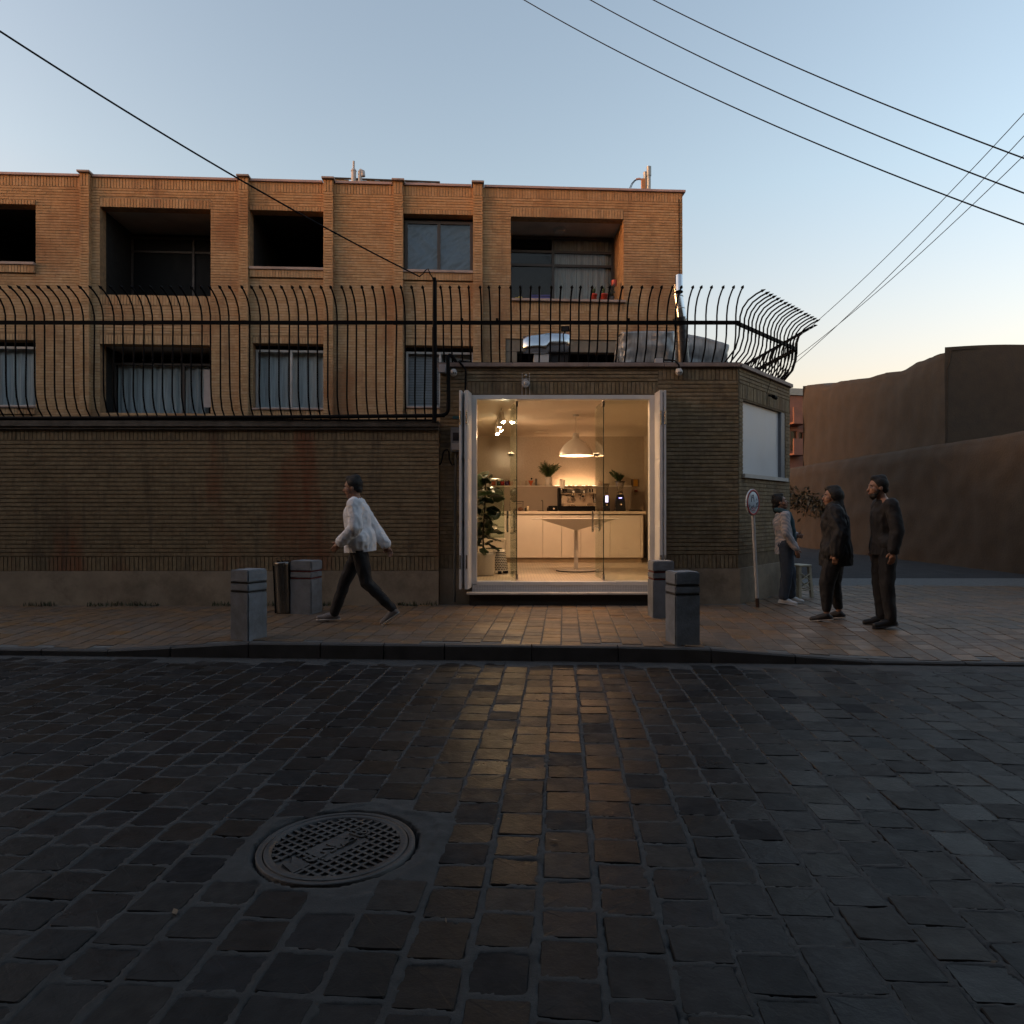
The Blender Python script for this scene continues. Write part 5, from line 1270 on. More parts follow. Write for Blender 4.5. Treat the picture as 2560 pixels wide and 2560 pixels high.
# glass shelf unit at the left behind the fig
D = 13.6; X = lambda px: PX(px, D)
t = thing('glass_display', (X(1236), D, FZ), 'glass display case with thin shelves behind the fig tree', 'display case')
ga_, gb_ = X(1196), X(1261)
m_gg = glass('display_glass', (.86, .93, .88), .05)
MB().box((ga_, D - .2, FZ + .55), (gb_, D - .194, PZ(1215, D))).build('front_glass', m_gg, t)
for py in (1250, 1284, 1318): MB().box((ga_, D - .19, PZ(py, D)), (gb_, D + .2, PZ(py, D) + .008)).build('shelf', m_edge if False else mat('green_glass_edge', (.05, .08, .06), .2), t)
MB().bevbox((ga_, D - .22, FZ), (gb_, D + .22, FZ + .55), .006).build('cabinet', m_cab, t); MB().bevbox((ga_ - .01, D - .23, PZ(1347, D) - .03), (gb_ + .03, D + .23, PZ(1347, D)), .004).build('cabinet_top', m_cab, t)
MB().cyl((X(1258), D - .1, PZ(1290, D)), (X(1258), D - .1, PZ(1222, D)), .012, n=8).build('tower_tap', m_steel, t)
# fiddle leaf fig
D = 11.75; c = Vector((PX(1209, D), D, FZ)); t = thing('fig_tree', c, 'tall fiddle leaf fig in a round white pot behind the left pane', 'plant')
MB().lathe([(0, 0), (.17, 0), (.18, .02), (.185, .3), (.2, .33), (.2, .37), (.185, .37), (.18, .33), (0, .33)], c, 32).build('pot', m_pot, t)
MB().lathe([(.183, .345), (0, .345)], c, 24).build('soil', mat('potting_soil', (.02, .015, .01), .95), t)
rr = random.Random(21)
stem_pts = [c + Vector((0, 0, .34)), c + Vector((-.01, .01, .7)), c + Vector((.02, .0, 1.1)), c + Vector((.03, .02, 1.45)), c + Vector((.05, 0, 1.62))]
MB().tube(stem_pts, [.016, .014, .012, .01, .007], 8).build('trunk', mat('fig_bark', (.035, .025, .018), .8), t)
m_fig = mat('fig_leaf', (.014, .032, .009), .35, var=.35, scale=9)
for k in range(50):
    s = k / 49; zf = .42 + 1.2 * s
    b0 = c + Vector((.02 * s, 0, .34 + zf - .34)); a = k * 2.4 + rr.uniform(-.4, .4); L_ = rr.uniform(.2, .32); tilt = rr.uniform(-.45, .5)
    d = Vector((math.cos(a), math.sin(a), tilt)).normalized(); sd_ = d.cross(Vector((0, 0, 1))).normalized(); upv = sd_.cross(d); ro = Matrix.Rotation(rr.uniform(-1.25, 1.25), 3, d); sd_ = ro @ sd_; upv = ro @ upv
    if b0.x + d.x * L_ < PX(1198, D) - .1: L_ *= .7
    W_ = L_ * .42
    def lf(u, v):
        w = (math.sin(math.pi * min(1, u ** .75)) ** .8) * (.65 + .5 * u) * W_ * (2 * v - 1)
        return b0 + d * (.04 + u * L_) + sd_ * w + upv * (.02 * math.cos((2 * v - 1) * 1.6) - .12 * L_ * (u ** 2) + .012 * math.sin(u * 14 + k) * abs(2 * v - 1))
    MB().grid(lf, 7, 4).tube([b0, b0 + d * .05], .003, 4).build('leaf', m_fig, t)
# perforated stool beside the fig
D = 12.1; c = Vector((PX(1248, D), D, FZ)); t = thing('perforated_stool', c, 'white conical stool with dark oblong holes beside the fig pot', 'stool')
h = .40; r0, r1 = .155, .10
MB().lathe([(r0, .05), (r1, h), (0, h + .01)], c, 32).build('shell', m_pot, t)
ms = mat('stool_hole', (.01, .01, .01), .6); hm = MB()
for row in range(11):
    z = .08 + row * .028; rr_ = r0 + (r1 - r0) * (z - .05) / (h - .05)
    for i in range(20):
        a = (i + .5 * (row % 2)) * 2 * math.pi / 20; n_ = Vector((math.cos(a), math.sin(a), 0)); tg = Vector((-math.sin(a), math.cos(a), 0)); q = c + n_ * (rr_ + .003) + Vector((0, 0, z)); sl_ = n_ * -.0016
        hm.add([q - tg * .017 - Vector((0, 0, .008)), q + tg * .017 - Vector((0, 0, .008)), q + tg * .017 + Vector((0, 0, .008)) + sl_, q - tg * .017 + Vector((0, 0, .008)) + sl_], [(0, 1, 2, 3)])
hm.build('hole', ms, t, kind='stuff')
for k in range(3): a = k * 2.1 + .6; MB().bevbox((-.04, -.03, 0), (.04, .03, .05), .01, Matrix.Translation(c + Vector((math.cos(a) * .13, math.sin(a) * .13, 0))) @ Matrix.Rotation(a, 4, 'Z')).build('foot', m_black, t)

# ------------------------------------------------------------------ street furniture
m_conc = mat('bollard_concrete', (.19, .212, .24), .8, var=.18, scale=7, bump=.4, bscale=45, dirt=.6)
m_groove = mat('groove_dark', (.02, .02, .02), .9); m_gred = mat('groove_red', (.10, .012, .015), .7)
def bollard(px, py, D, w, h, rz, red, label, lean=0.0, sd=0):
    b = P(px, py, D); z = walk_z(b.x, D); t = thing('concrete_bollard', (b.x, D, z), label, 'bollard', 'square concrete bollards on the sidewalk')
    M = Matrix.Translation((b.x, D, z - .02)) @ Matrix.Rotation(lean, 4, 'Y') @ Matrix.Rotation(rz, 4, 'Z'); g1, g2 = h - .14, h - .235
    rnd = random.Random(sd)
    def blk(z0, z1, tap=1.0):
        bm = bmesh.new(); bmesh.ops.create_cube(bm, size=1)
        for v in bm.verts: v.co = Vector((v.co.x * w * (tap if v.co.z > 0 else 1), v.co.y * w * (tap if v.co.z > 0 else 1), (z0 + z1) / 2 + v.co.z * (z1 - z0)))
        bmesh.ops.bevel(bm, geom=bm.edges[:], offset=.012, segments=2, affect='EDGES')
        bmesh.ops.subdivide_edges(bm, edges=[e for e in bm.edges if e.calc_length() > .08], cuts=4, use_grid_fill=True)
        for v in bm.verts:
            v.co += Vector((1, 1, .6)) * .004 * noise.noise(v.co * 9 + Vector((sd, 0, 0))) - v.co.normalized() * max(0, noise.noise(v.co * 16 + Vector((0, sd, 0))) - .35) * .02
        me = bpy.data.meshes.new('block'); bm.to_mesh(me); bm.free(); me.transform(M); return me
    obj('shaft', blk(0, g2 - .006), m_conc, t); obj('collar', blk(g2 + .006, g1 - .006), m_conc, t); obj('cap', blk(g1 + .006, h), m_conc, t)
    for g in (g1, g2): MB().box((-w * .475, -w * .475, g - .008), (w * .475, w * .475, g + .008), M).build('groove', m_gred if red else m_groove, t)
bollard(622, 1590, 7.82, .275, .775, R(-27), False, 'scuffed concrete bollard nearest the kerb at left', 0, 1)
bollard(766, 1530, 9.75, .315, .74, R(-13), True, 'concrete bollard with red grooves beside the steel bin', 0, 2)
bollard(1652, 1540, 9.4, .28, .76, R(4), True, 'concrete bollard with red groove standing behind its twin by the shop step', 0, 3)
bollard(1706, 1605, 7.55, .275, .775, R(10), False, 'grey concrete bollard nearest the kerb at right', 0, 4)
D = 9.72; b = P(713, 1530, D); t = thing('litter_bin', (b.x, D, 0), 'slim brushed steel litter bin with domed top between two bollards', 'bin')
m_bin = mat('bin_steel', (.24, .23, .215), .3, 1.0, var=.12, scale=3, stretch=(6, 6, .2)); M = Matrix.Translation((b.x, D, 0)) @ Matrix.Rotation(R(-2.5), 4, 'Y')
MB().lathe([(0, 0), (.112, 0), (.112, .04), (.118, .66), (.118, .665)], (0, 0, 0), 32, M).build('body', m_bin, t)
MB().lathe([(.123, .655), (.123, .69), (.118, .70), (.06, .712), (0, .715)], (0, 0, 0), 32, M).build('lid', m_bin, t)
hl = MB()
for i in range(9): a = i * .7; q = M @ Vector((math.cos(a) * .07, math.sin(a) * .07, .714)); hl.cyl(q, q + Vector((0, 0, .004)), .012, n=8)
hl.build('perforation', m_black, t, kind='stuff'); MB().box((-.135, -.02, .0), (-.112, .02, .66), M).build('bracket', m_black, t)

# round sign on leaning post
m_post = mat('white_post', (.46, .46, .46), .6, var=.12, dirt=.3); m_rust = mat('rust', (.05, .025, .015), .9)
Db = 10.33; base = P(1894, 1519, Db); topc = P(1881, 1256, 10.2); t = thing('round_sign', (base.x, base.y, 0), 'round white street sign with red rim on a leaning post', 'sign')
axis = (topc - base).normalized(); MB().cyl(base + axis * .14, topc - axis * .05, .024, n=14).build('post', m_post, t); MB().cyl(base - axis * .05, base + axis * .14, .026, n=14).build('post_foot', m_rust, t)
SM = Matrix.Translation(topc + Vector((.0, -.03, 0))) @ Matrix.Rotation(R(44), 4, 'Z') @ Matrix.Rotation(R(-3), 4, 'Y') @ Matrix.Rotation(R(90), 4, 'X')
MB().lathe([(0, -.02), (.187, -.02), (.19, -.016), (.19, .0), (.187, .003), (0, .003)], (0, 0, 0), 48, SM).build('plate', mat('sign_white', (.47, .56, .64), .4, var=.06), t)
MB().lathe([(.155, .0032), (.155, .0055), (.186, .0055), (.186, .0032)], (0, 0, 0), 48, SM).build('red_rim', mat('sign_red', (.33, .015, .02), .4), t)
m_ink = mat('sign_blue_ink', (.02, .028, .06), .5)
to_mesh_text('\u06f1\u06f9', .15, 'numeral', m_ink, t, SM @ Matrix.Translation((-.02, .055, .004)), .001)
to_mesh_text('\ufedb\ufeee', .035, 'small_script', m_ink, t, SM @ Matrix.Translation((.105, .04, .004)), .001)
to_mesh_text('\ufea5\ufeae\ufeb3 \ufede\ufb94', .085, 'script', m_ink, t, SM @ Matrix.Translation((.0, -.045, .004)), .001)
MB().box((-.05, -.118, .0032), (.05, -.078, .0052), SM).build('red_label', MATS['sign_red'], t)
for k in range(3): MB().box((-.042 + k * .03, -.107 + .006 * (k % 2), .0053), (-.018 + k * .03, -.09 + .006 * (k % 2), .006), SM).build('label_mark', MATS['sign_white'], t)

# cream plastic stool
D = 11.55; c = Vector((PX(1997, D), D, 0)); t = thing('plastic_stool', c, 'cream plastic stool with lattice sides behind the person in the scarf', 'stool')
m_cream = mat('cream_plastic', (.42, .38, .28), .5, var=.1); Mx = Matrix.Translation(c) @ Matrix.Rotation(R(25), 4, 'Z')
MB().bevbox((-.14, -.14, .5), (.14, .14, .535), .015, Mx).build('seat', m_cream, t)
for sx in (-1, 1):
    for sy in (-1, 1):
        MB().add([Mx @ Vector(v) for v in [(sx * .13, sy * .13, .5), (sx * .08, sy * .13, .5), (sx * .11, sy * .16, 0), (sx * .16, sy * .16, 0), (sx * .13, sy * .09, .5), (sx * .08, sy * .09, .5), (sx * .11, sy * .12, 0), (sx * .16, sy * .12, 0)]], [(0, 1, 2, 3), (7, 6, 5, 4), (0, 3, 7, 4), (1, 5, 6, 2), (0, 4, 5, 1), (3, 2, 6, 7)]).build('leg', m_cream, t)
for i in range(4):
    Mr = Mx @ Matrix.Rotation(i * R(90), 4, 'Z'); q = MB()
    for z in (.14, .27): q.tube([Mr @ Vector((-.13, -.14, z)), Mr @ Vector((.12, -.135, z + .13))], .009, 6).tube([Mr @ Vector((.13, -.14, z)), Mr @ Vector((-.12, -.135, z + .13))], .009, 6)
    q.tube([Mr @ Vector((-.14, -.145, .13)), Mr @ Vector((.14, -.145, .13))], .01, 6).build('lattice', m_cream, t)

# manhole cover
t = thing('manhole_cover', MANH, 'round cast iron manhole cover with raised grid and Persian lettering in the road', 'manhole cover')
m_iron = mat('cast_iron', (.06, .06, .062), .55, .35, var=.3, scale=9, bump=.35, bscale=60)
MT = Matrix.Translation(MANH) @ Matrix.Rotation(R(54), 4, 'Z')
MB().lathe([(MR + .02, -.06), (MR + .02, .003), (MR + .012, .006), (MR - .006, .006), (MR - .010, -.002), (MR - .010, -.05)], (0, 0, 0), 72, MT).build('ring', m_iron, t)
MB().lathe([(MR - .014, -.05), (MR - .014, .004), (MR - .018, .006), (MR - .048, .006), (MR - .05, -.006), (0, -.006)], (0, 0, 0), 72, MT).build('lid', m_iron, t)
gp, RR = .042, MR - .051
def gaps(c, ax):
    """stretches of a ridge inside the lid, left open at the name plate and the emblem"""
    h = math.sqrt(max(0, RR * RR - c * c)); out = [(-h, h)]
    for (x0_, x1_, y0_, y1_) in ((-.13, .13, -.08, .08), (-.285, -.175, -.05, .09)):
        lo, hi, q0, q1 = (y0_, y1_, x0_, x1_) if ax == 0 else (x0_, x1_, y0_, y1_)
        if lo < c < hi:
            n_ = []
            for a, b in out:
                if q1 <= a or q0 >= b: n_.append((a, b)); continue
                if q0 > a: n_.append((a, q0))
                if q1 < b: n_.append((q1, b))
            out = n_
    return out
for ax in (0, 1):
    for i in range(-7, 8):
        c = (i + .5) * gp
        if abs(c) > RR - .02: continue
        for a, b in gaps(c, ax):
            if b - a < .02: continue
            zt_ = .0035 + .0007 * ax; w_r = .0065
            if ax == 0: bx_ = ((a, c - w_r, -.0055), (b, c + w_r, zt_))
            else: bx_ = ((c - w_r, a, -.0055), (c + w_r, b, zt_))
            MB().box(*bx_, MT).build('ridge', m_iron, t)
MB().bevbox((-.127, -.077, -.0058), (.127, .077, .0015), .002, MT).build('name_plate', m_iron, t)
MB().poly([MT @ Vector(v) for v in ((-.28, -.045, .002), (-.185, -.045, .002), (-.185, .085, .002), (-.23, .03, .002), (-.255, .06, .002))], .0078, (0, 0, -1)).build('emblem_plate', m_iron, t)
to_mesh_text('\ufe8f\ufefc\ufebf\ufe8e\ufed3', .115, 'lettering', m_iron, t, MT @ Matrix.Translation((0, -.005, .004)), .004)
for s_ in (-1, 1): MB().box((s_ * .232 - .035, -.011, -.0052), (s_ * .232 + .035, .011, -.0045), MT @ Matrix.Rotation(R(90), 4, 'Z')).build('lifting_slot', m_black, t)
# a few fallen leaves on the road
lv = MB(); rr = random.Random(77)
for k in range(26):
    x_, y_ = rr.uniform(-3.2, 3.2), rr.uniform(2.3, 7.0)
    if abs(x_) > .75 * y_: continue
    a = rr.uniform(0, 6.28); L_ = rr.uniform(.012, .035); d = Vector((math.cos(a), math.sin(a), 0)); w_l = Vector((-d.y, d.x, 0)) * L_ * rr.uniform(.12, .35); c = Vector((x_, y_, RZ + .008)); zz_ = Vector((0, 0, .004))
    lv.add([c - d * L_, c + w_l + zz_, c + d * L_ + zz_, c - w_l], [(0, 1, 2), (0, 2, 3)])
tag(lv.build('leaf_litter', mat('dry_leaf', (.16, .12, .08), .8, var=.4, scale=30)), 'scattered dry leaf bits lying on the dark road stones', 'leaves', kind='stuff')
# ------------------------------------------------------------------ people
def remesh(mb, voxel, name, smooth=3, fold=0.0, fscale=9.0, sd=0.0):
    me = mb.mesh(name + '_raw'); o = bpy.data.objects.new(name + '_raw', me); COL.objects.link(o)
    m = o.modifiers.new('r', 'REMESH'); m.mode = 'VOXEL'; m.voxel_size = voxel; m.use_smooth_shade = True
    s = o.modifiers.new('s', 'SMOOTH'); s.iterations = smooth; s.factor = .5
    dg = bpy.context.evaluated_depsgraph_get(); out = bpy.data.meshes.new_from_object(o.evaluated_get(dg))
    bpy.data.objects.remove(o); bpy.data.meshes.remove(me); out.name = name
    if fold:
        n = len(out.vertices); co = np.empty(n * 3); no = np.empty(n * 3)
        out.vertices.foreach_get('co', co); out.vertices.foreach_get('normal', no); co = co.reshape(-1, 3); no = no.reshape(-1, 3)
        d = np.array([1.2 * (.35 - abs(noise.noise(Vector((c[0] * fscale + sd, c[1] * fscale, c[2] * fscale * .55 + (c[0] + c[1]) * 4))))) + .9 * (.3 - abs(noise.noise(Vector((c[0] * fscale * 1.9 + c[2] * 7, c[1] * fscale * 1.9 + sd, c[2] * fscale * 1.1 - c[0] * 6))))) for c in co])
        co += no * (d * fold)[:, None]; out.vertices.foreach_set('co', co.ravel()); out.update()
    return out
m_skin = mat('skin', (.29, .165, .115), .5, var=.08, scale=12, spec=.4)
m_hair = mat('black_hair', (.010, .009, .008), .75, var=.3, scale=40, stretch=(1, 1, .2))
m_eye = mat('eye_white', (.45, .43, .4), .3); m_lip = mat('lip', (.26, .10, .08), .5)
def person(label, base, face_deg, H_, J, style, sd=1):
    k = H_ / 1.72
    M = Matrix.Translation(base) @ Matrix.Rotation(R(face_deg), 4, 'Z')
    def W(v): return M @ (Vector(v) * k)
    j = dict(pelvis=(0, 0, .95), waist=(0, 0, 1.08), chest=(.01, 0, 1.27), neck=(0, 0, 1.445), head=(.025, 0, 1.60),
             shL=(0, .165, 1.395), shR=(0, -.165, 1.395), elL=(-.02, .23, 1.12), elR=(-.02, -.23, 1.12), wrL=(.06, .24, .88), wrR=(.06, -.24, .88),
             hiL=(0, .09, .92), hiR=(0, -.09, .92), knL=(.02, .10, .49), knR=(.02, -.10, .49), anL=(-.02, .11, .085), anR=(-.02, -.11, .085),
             toL=(.14, .13, .035), toR=(.14, -.13, .035), hdL=(.1, 0, -1), hdR=(.1, 0, -1), gaze=(1, 0, 0))
    j.update(J); g = {n: W(v) for n, v in j.items() if n not in ('hdL', 'hdR', 'gaze')}
    dr = lambda v: (M.to_3x3() @ Vector(v)).normalized()
    t = thing('person', base, label, 'person')
    # body: one continuous skin
    b = MB(); c = lambda a, e, r0, r1: b.caps(g[a] if isinstance(a, str) else a, g[e] if isinstance(e, str) else e, r0 * k, r1 * k)
    fwd = dr(j['gaze']); up = (Vector((0, 0, 1)) - fwd * fwd.z).normalized(); sdv = up.cross(fwd).normalized(); hc = g['head']
    HM = Matrix((fwd, sdv, up)).transposed()
    h = lambda x, y, z: hc + HM @ (Vector((x, y, z)) * k)
    b.ball(hc + HM @ (Vector((-.012, 0, .03)) * k), tuple(q * k for q in (.098, .077, .092)), 20, 14, HM)
    b.caps(h(.03, 0, -.03), h(.048, 0, -.085), .062 * k, .034 * k); b.caps(h(.0, .03, -.05), h(.045, .012, -.085), .035 * k, .026 * k); b.caps(h(.0, -.03, -.05), h(.045, -.012, -.085), .035 * k, .026 * k)
    b.caps(h(.085, 0, .012), h(.106, 0, -.028), .009 * k, .014 * k); b.caps(h(.074, .03, .03), h(.074, -.03, .03), .016 * k, .016 * k)
    b.caps(h(.078, .0, -.055), h(.082, 0, -.062), .018 * k, .016 * k)
    for s in (-1, 1): b.ball(h(-.012, s * .078, -.005), tuple(q * k for q in (.02, .01, .032)), 10, 8, HM); b.caps(h(.055, s * .042, -.012), h(.04, s * .05, -.03), .026 * k, .024 * k)
    b.caps(h(-.02, 0, -.04), g['neck'], .054 * k, .058 * k); c('neck', 'chest', .07, .105)
    for s in ('L', 'R'):
        c('neck', 'sh' + s, .055, .052); c('sh' + s, 'chest', .05, .1); c('sh' + s, 'el' + s, .047, .037); c('el' + s, 'wr' + s, .037, .025)
        c('pelvis', 'hi' + s, .11, .085); c('hi' + s, 'kn' + s, .08, .052); c('kn' + s, 'an' + s, .05, .034); c('an' + s, 'to' + s, .036, .03)
        # hand with five fingers
        d = dr(j['hd' + s]); sg = 1 if s == 'L' else -1; w = g['wr' + s]
        nrm = dr((0, sg, 0)); nrm = (nrm - d * nrm.dot(d)).normalized(); ac = d.cross(nrm).normalized()
        if ac.dot(dr((1, 0, 0))) < 0: ac = -ac
        pal = w + d * .055 * k
        b.caps(w, pal, .024 * k, .03 * k); 
        for q in (-1, 1): b.caps(w + d * .02 * k, pal + ac * q * .022 * k + d * .02 * k, .018 * k, .016 * k)
        inw = -nrm
        for q, ln in ((-1.5, .062), (-.5, .075), (.5, .08), (1.5, .072)):
            r0 = pal + d * .028 * k + ac * q * .0175 * k; r1 = r0 + (d + inw * .25).normalized() * ln * .5 * k; r2 = r1 + (d + inw * 1.0).normalized() * ln * .5 * k
            b.caps(r0, r1, .0095 * k, .0088 * k, 8); b.caps(r1, r2, .0088 * k, .0075 * k, 8)
        th = w + d * .025 * k + ac * .026 * k; th1 = th + (d + ac * 1.1 + inw * .3).normalized() * .035 * k; b.caps(th, th1, .013 * k, .011 * k, 8); b.caps(th1, th1 + (d * 1.3 + ac * .4 + inw * .3).normalized() * .03 * k, .011 * k, .009 * k, 8)
    c('chest', 'waist', .118, .112); c('waist', 'pelvis', .112, .12)
    obj('body', remesh(b, .0068, 'body', 3), m_skin, t)
    for s in (-1, 1):
        MB().ball(h(.078, s * .031, .008), (.012 * k, .012 * k, .009 * k), 10, 8).build('eye', m_eye, t); MB().ball(h(.0865, s * .031, .008), .0055 * k, 8, 6).build('iris', m_hair, t)
        MB().tube([h(.084, s * .014, .03), h(.089, s * .03, .035), h(.08, s * .048, .029)], .0045 * k, 6).build('eyebrow', m_hair, t)
    MB().tube([h(.09, .022, -.058), h(.0985, 0, -.056), h(.09, -.022, -.058)], .005 * k, 6).build('mouth', m_lip, t)
    hr = MB(); st = style
    hr.ball(h(-.026, 0, .043), tuple(q * k for q in (.102, .088, .096)), 18, 12, HM); hr.caps(h(.04, .0, .105), h(-.05, 0, .1), .04 * k, .06 * k); hr.caps(h(-.075, .03, -.02), h(-.075, -.03, -.02), .04 * k, .04 * k)
    if st['hair'] == 'tied':
        hr.caps(h(-.09, 0, -.02), h(-.1, 0, -.1), .045 * k, .04 * k); hr.caps(h(-.1, 0, -.1), h(-.085, 0, -.2), .042 * k, .026 * k)
    if st['hair'] == 'cover':
        hr.ball(h(-.03, 0, .02), tuple(q * k for q in (.12, .105, .118)), 18, 12, HM); hr.caps(h(-.045, 0, -.03), h(-.07, 0, -.19), .092 * k, .105 * k); hr.caps(h(-.04, .06, -.1), h(-.05, .09, -.2), .055 * k, .06 * k); hr.caps(h(-.04, -.06, -.1), h(-.05, -.09, -.2), .055 * k, .06 * k)
    me = remesh(hr, .009, 'hair', 2, .004, 30, sd)
    # keep hair off the face
    bm = bmesh.new(); bm.from_mesh(me); Hi = HM.inverted()
    for v in bm.verts:
        q = Hi @ (v.co - hc) / k
        lim = -.005 + .075 * max(0, min(1, (q.z + .02) / .13)) ** .8
        if q.x > lim and q.z > -.12 and abs(q.y) < .09: v.co += HM @ Vector(((lim - q.x) * k, 0, 0))
    bm.to_mesh(me); bm.free()
    obj('hair', me, m_hair, t)
    if st.get('beard'):
        bd = MB(); bd.caps(h(.058, .0, -.085), h(.05, 0, -.105), .036 * k, .03 * k)
        for s in (-1, 1): bd.caps(h(.01, s * .066, -.02), h(.045, s * .035, -.09), .014 * k, .028 * k)
        obj('beard', remesh(bd, .008, 'beard', 2, .003, 40), m_hair, t)
    # clothes
    top = MB(); tl = st['top']; o = tl.get('loose', .02); cc = lambda a, e, r0, r1: top.caps(a if isinstance(a, Vector) else g[a], e if isinstance(e, Vector) else g[e], (r0 + o) * k, (r1 + o) * k)
    cc('neck', 'chest', .06, .115) if tl.get('high') else cc(g['neck'] - Vector((0, 0, .05 * k)), 'chest', .065, .115)
    cc('chest', 'waist', .122, .115); hem = tl['hem'] * k + base.z; pl = g['pelvis']
    hb = Vector((pl.x, pl.y, hem + (.12 + o) * k)) + dr((1, 0, 0)) * tl.get('hx', 0) * k
    cc('waist', hb, .115, .125 + tl.get('flare', 0)); cc(hb, hb - Vector((0, 0, .25 * k)), .125 + tl.get('flare', 0), .125 + tl.get('flare', 0) * 1.15)
    for s in ('L', 'R'):
        cc('sh' + s, 'chest', .052, .1); cc('neck' if False else 'chest', 'sh' + s, .09, .054); cc('sh' + s, 'el' + s, .05, .043); cc('el' + s, g['el' + s].lerp(g['wr' + s], .93), .043, .03)
        q = g['hi' + s].copy(); q.z = hb.z; cc(hb, q.lerp(g['hi' + s], .3), .1, .09 + tl.get('flare', 0))
    me = remesh(top, .011, 'top', 3, tl.get('fold', .008) * 1.5, 8, sd)
    bm = bmesh.new(); bm.from_mesh(me)
    res = bmesh.ops.bisect_plane(bm, geom=bm.verts[:] + bm.edges[:] + bm.faces[:], plane_co=(base.x, base.y, hem), plane_no=(.06, .03, -1), clear_outer=True)
    es = [e for e in res['geom_cut'] if isinstance(e, bmesh.types.BMEdge)]
    try: bmesh.ops.holes_fill(bm, edges=es, sides=0)
    except Exception: pass
    bm.to_mesh(me); bm.free(); obj(tl['name'], me, tl['mat'], t)
    tr = MB(); p = st['legs']; o2 = p.get('loose', .012)
    for s in ('L', 'R'):
        tr.caps(g['pelvis'], g['hi' + s], (.108 + o2) * k, (.092 + o2) * k); tr.caps(g['hi' + s], g['kn' + s], (.085 + o2) * k, (.058 + o2 * 1.3) * k)
        tr.caps(g['kn' + s], g['kn' + s].lerp(g['an' + s], p['end']), (.056 + o2 * 1.3) * k, (.04 + p.get('cuff', o2)) * k)
    tr.caps(g['waist'], g['pelvis'], .108 * k, (.112 + o2) * k)
    obj('trousers', remesh(tr, .011, 'trousers', 3, .012, 9, sd + 3), p['mat'], t)
    for s in ('L', 'R'):
        sh = MB(); a, to = g['an' + s], g['to' + s]; d = (to - a); hl = a - d * .28 + Vector((0, 0, -.02 * k)); tip = to + d * .14; hl.z = min(hl.z, a.z - .028 * k)
        ball_ = a.lerp(to, .72)
        sh.caps(a - Vector((0, 0, .008 * k)), a.lerp(to, .55) - Vector((0, 0, .006 * k)), .05 * k, .045 * k); sh.caps(hl, a - Vector((0, 0, .03 * k)), .034 * k, .04 * k); sh.caps(a.lerp(to, .5) - Vector((0, 0, .016 * k)), tip, .045 * k, .034 * k)
        so = obj('shoe', remesh(sh, .008, 'shoe', 2), st['shoe'], t)
        sl = MB(); dn = Vector((0, 0, -.026 * k)); sl.caps(hl + dn * .4, ball_ + dn * .8, .042 * k, .051 * k); sl.caps(ball_ + dn * .8, tip + dn * .5, .051 * k, .04 * k)
        me = remesh(sl, .009, 'sole', 2)
        bm = bmesh.new(); bm.from_mesh(me); 
        ax = (tip - hl).normalized(); nz = (Vector((0, 0, 1)) - ax * ax.z).normalized(); mid = (hl + tip) / 2 + dn
        for v in bm.verts:
            q = (v.co - mid).dot(nz); v.co -= nz * q * .72
        bm.to_mesh(me); bm.free(); obj('sole', me, st['sole'], so)
    return t, g, W, dr, k
m_shirt = mat('white_shirt', (.72, .75, .80), .85, var=.08, scale=5)
def stripe_mat(name, c1, c2, per):
    m, nt, b = new_mat(name); g = nt.nodes.new('ShaderNodeNewGeometry'); w = nt.nodes.new('ShaderNodeTexWave'); w.wave_type = 'BANDS'; w.bands_direction = 'DIAGONAL'
    w.inputs['Scale'].default_value = per; w.inputs['Distortion'].default_value = 3.0; w.inputs['Detail'].default_value = 2; nt.links.new(g.outputs['Position'], w.inputs['Vector'])
    nt.links.new(_ramp(nt, w.outputs['Fac'], [(.35, c1), (.6, c2)]), b.inputs['Base Color']); b.inputs['Roughness'].default_value = .9; return m
m_blackc = mat('black_cloth', (.008, .0085, .011), .8, var=.25, scale=6); m_jean = mat('blue_denim', (.035, .05, .075), .9, var=.2, scale=9)
m_grey = mat('grey_shoe', (.16, .15, .15), .7); m_wsh = mat('white_shoe', (.52, .52, .52), .6); m_sole = mat('pale_sole', (.40, .37, .33), .7); m_bsh = mat('black_shoe', (.010, .010, .012), .6)
# man walking past the wall
D = 8.85; x = PX(905, D); bz = walk_z(x, D)
person('person in loose white top and black trousers striding left past the garden wall', Vector((x, D, bz)), 180, 1.83,
       dict(pelvis=(.02, 0, .925), waist=(.04, 0, 1.06), chest=(.06, 0, 1.26), neck=(.065, 0, 1.43), head=(.11, 0, 1.575), shL=(.05, .17, 1.38), shR=(.07, -.17, 1.38),
            hiL=(.02, .09, .90), hiR=(.02, -.09, .90), knR=(.21, -.09, .50), anR=(.35, -.085, .085), toR=(.50, -.08, .055), knL=(-.07, .09, .485), anL=(-.385, .09, .165), toL=(-.275, .10, .042),
            elL=(.02, .25, 1.12), wrL=(.20, .22, .95), elR=(-.08, -.24, 1.12), wrR=(-.24, -.24, .90), hdL=(.7, -.1, -.7), hdR=(-.5, 0, -1), gaze=(1, 0, -.08)),
       dict(hair='short', top=dict(name='shirt', mat=m_shirt, hem=.84, loose=.034, flare=.02, fold=.012), legs=dict(mat=m_blackc, end=.95, loose=.012, cuff=.014), shoe=m_grey, sole=m_sole), 1)
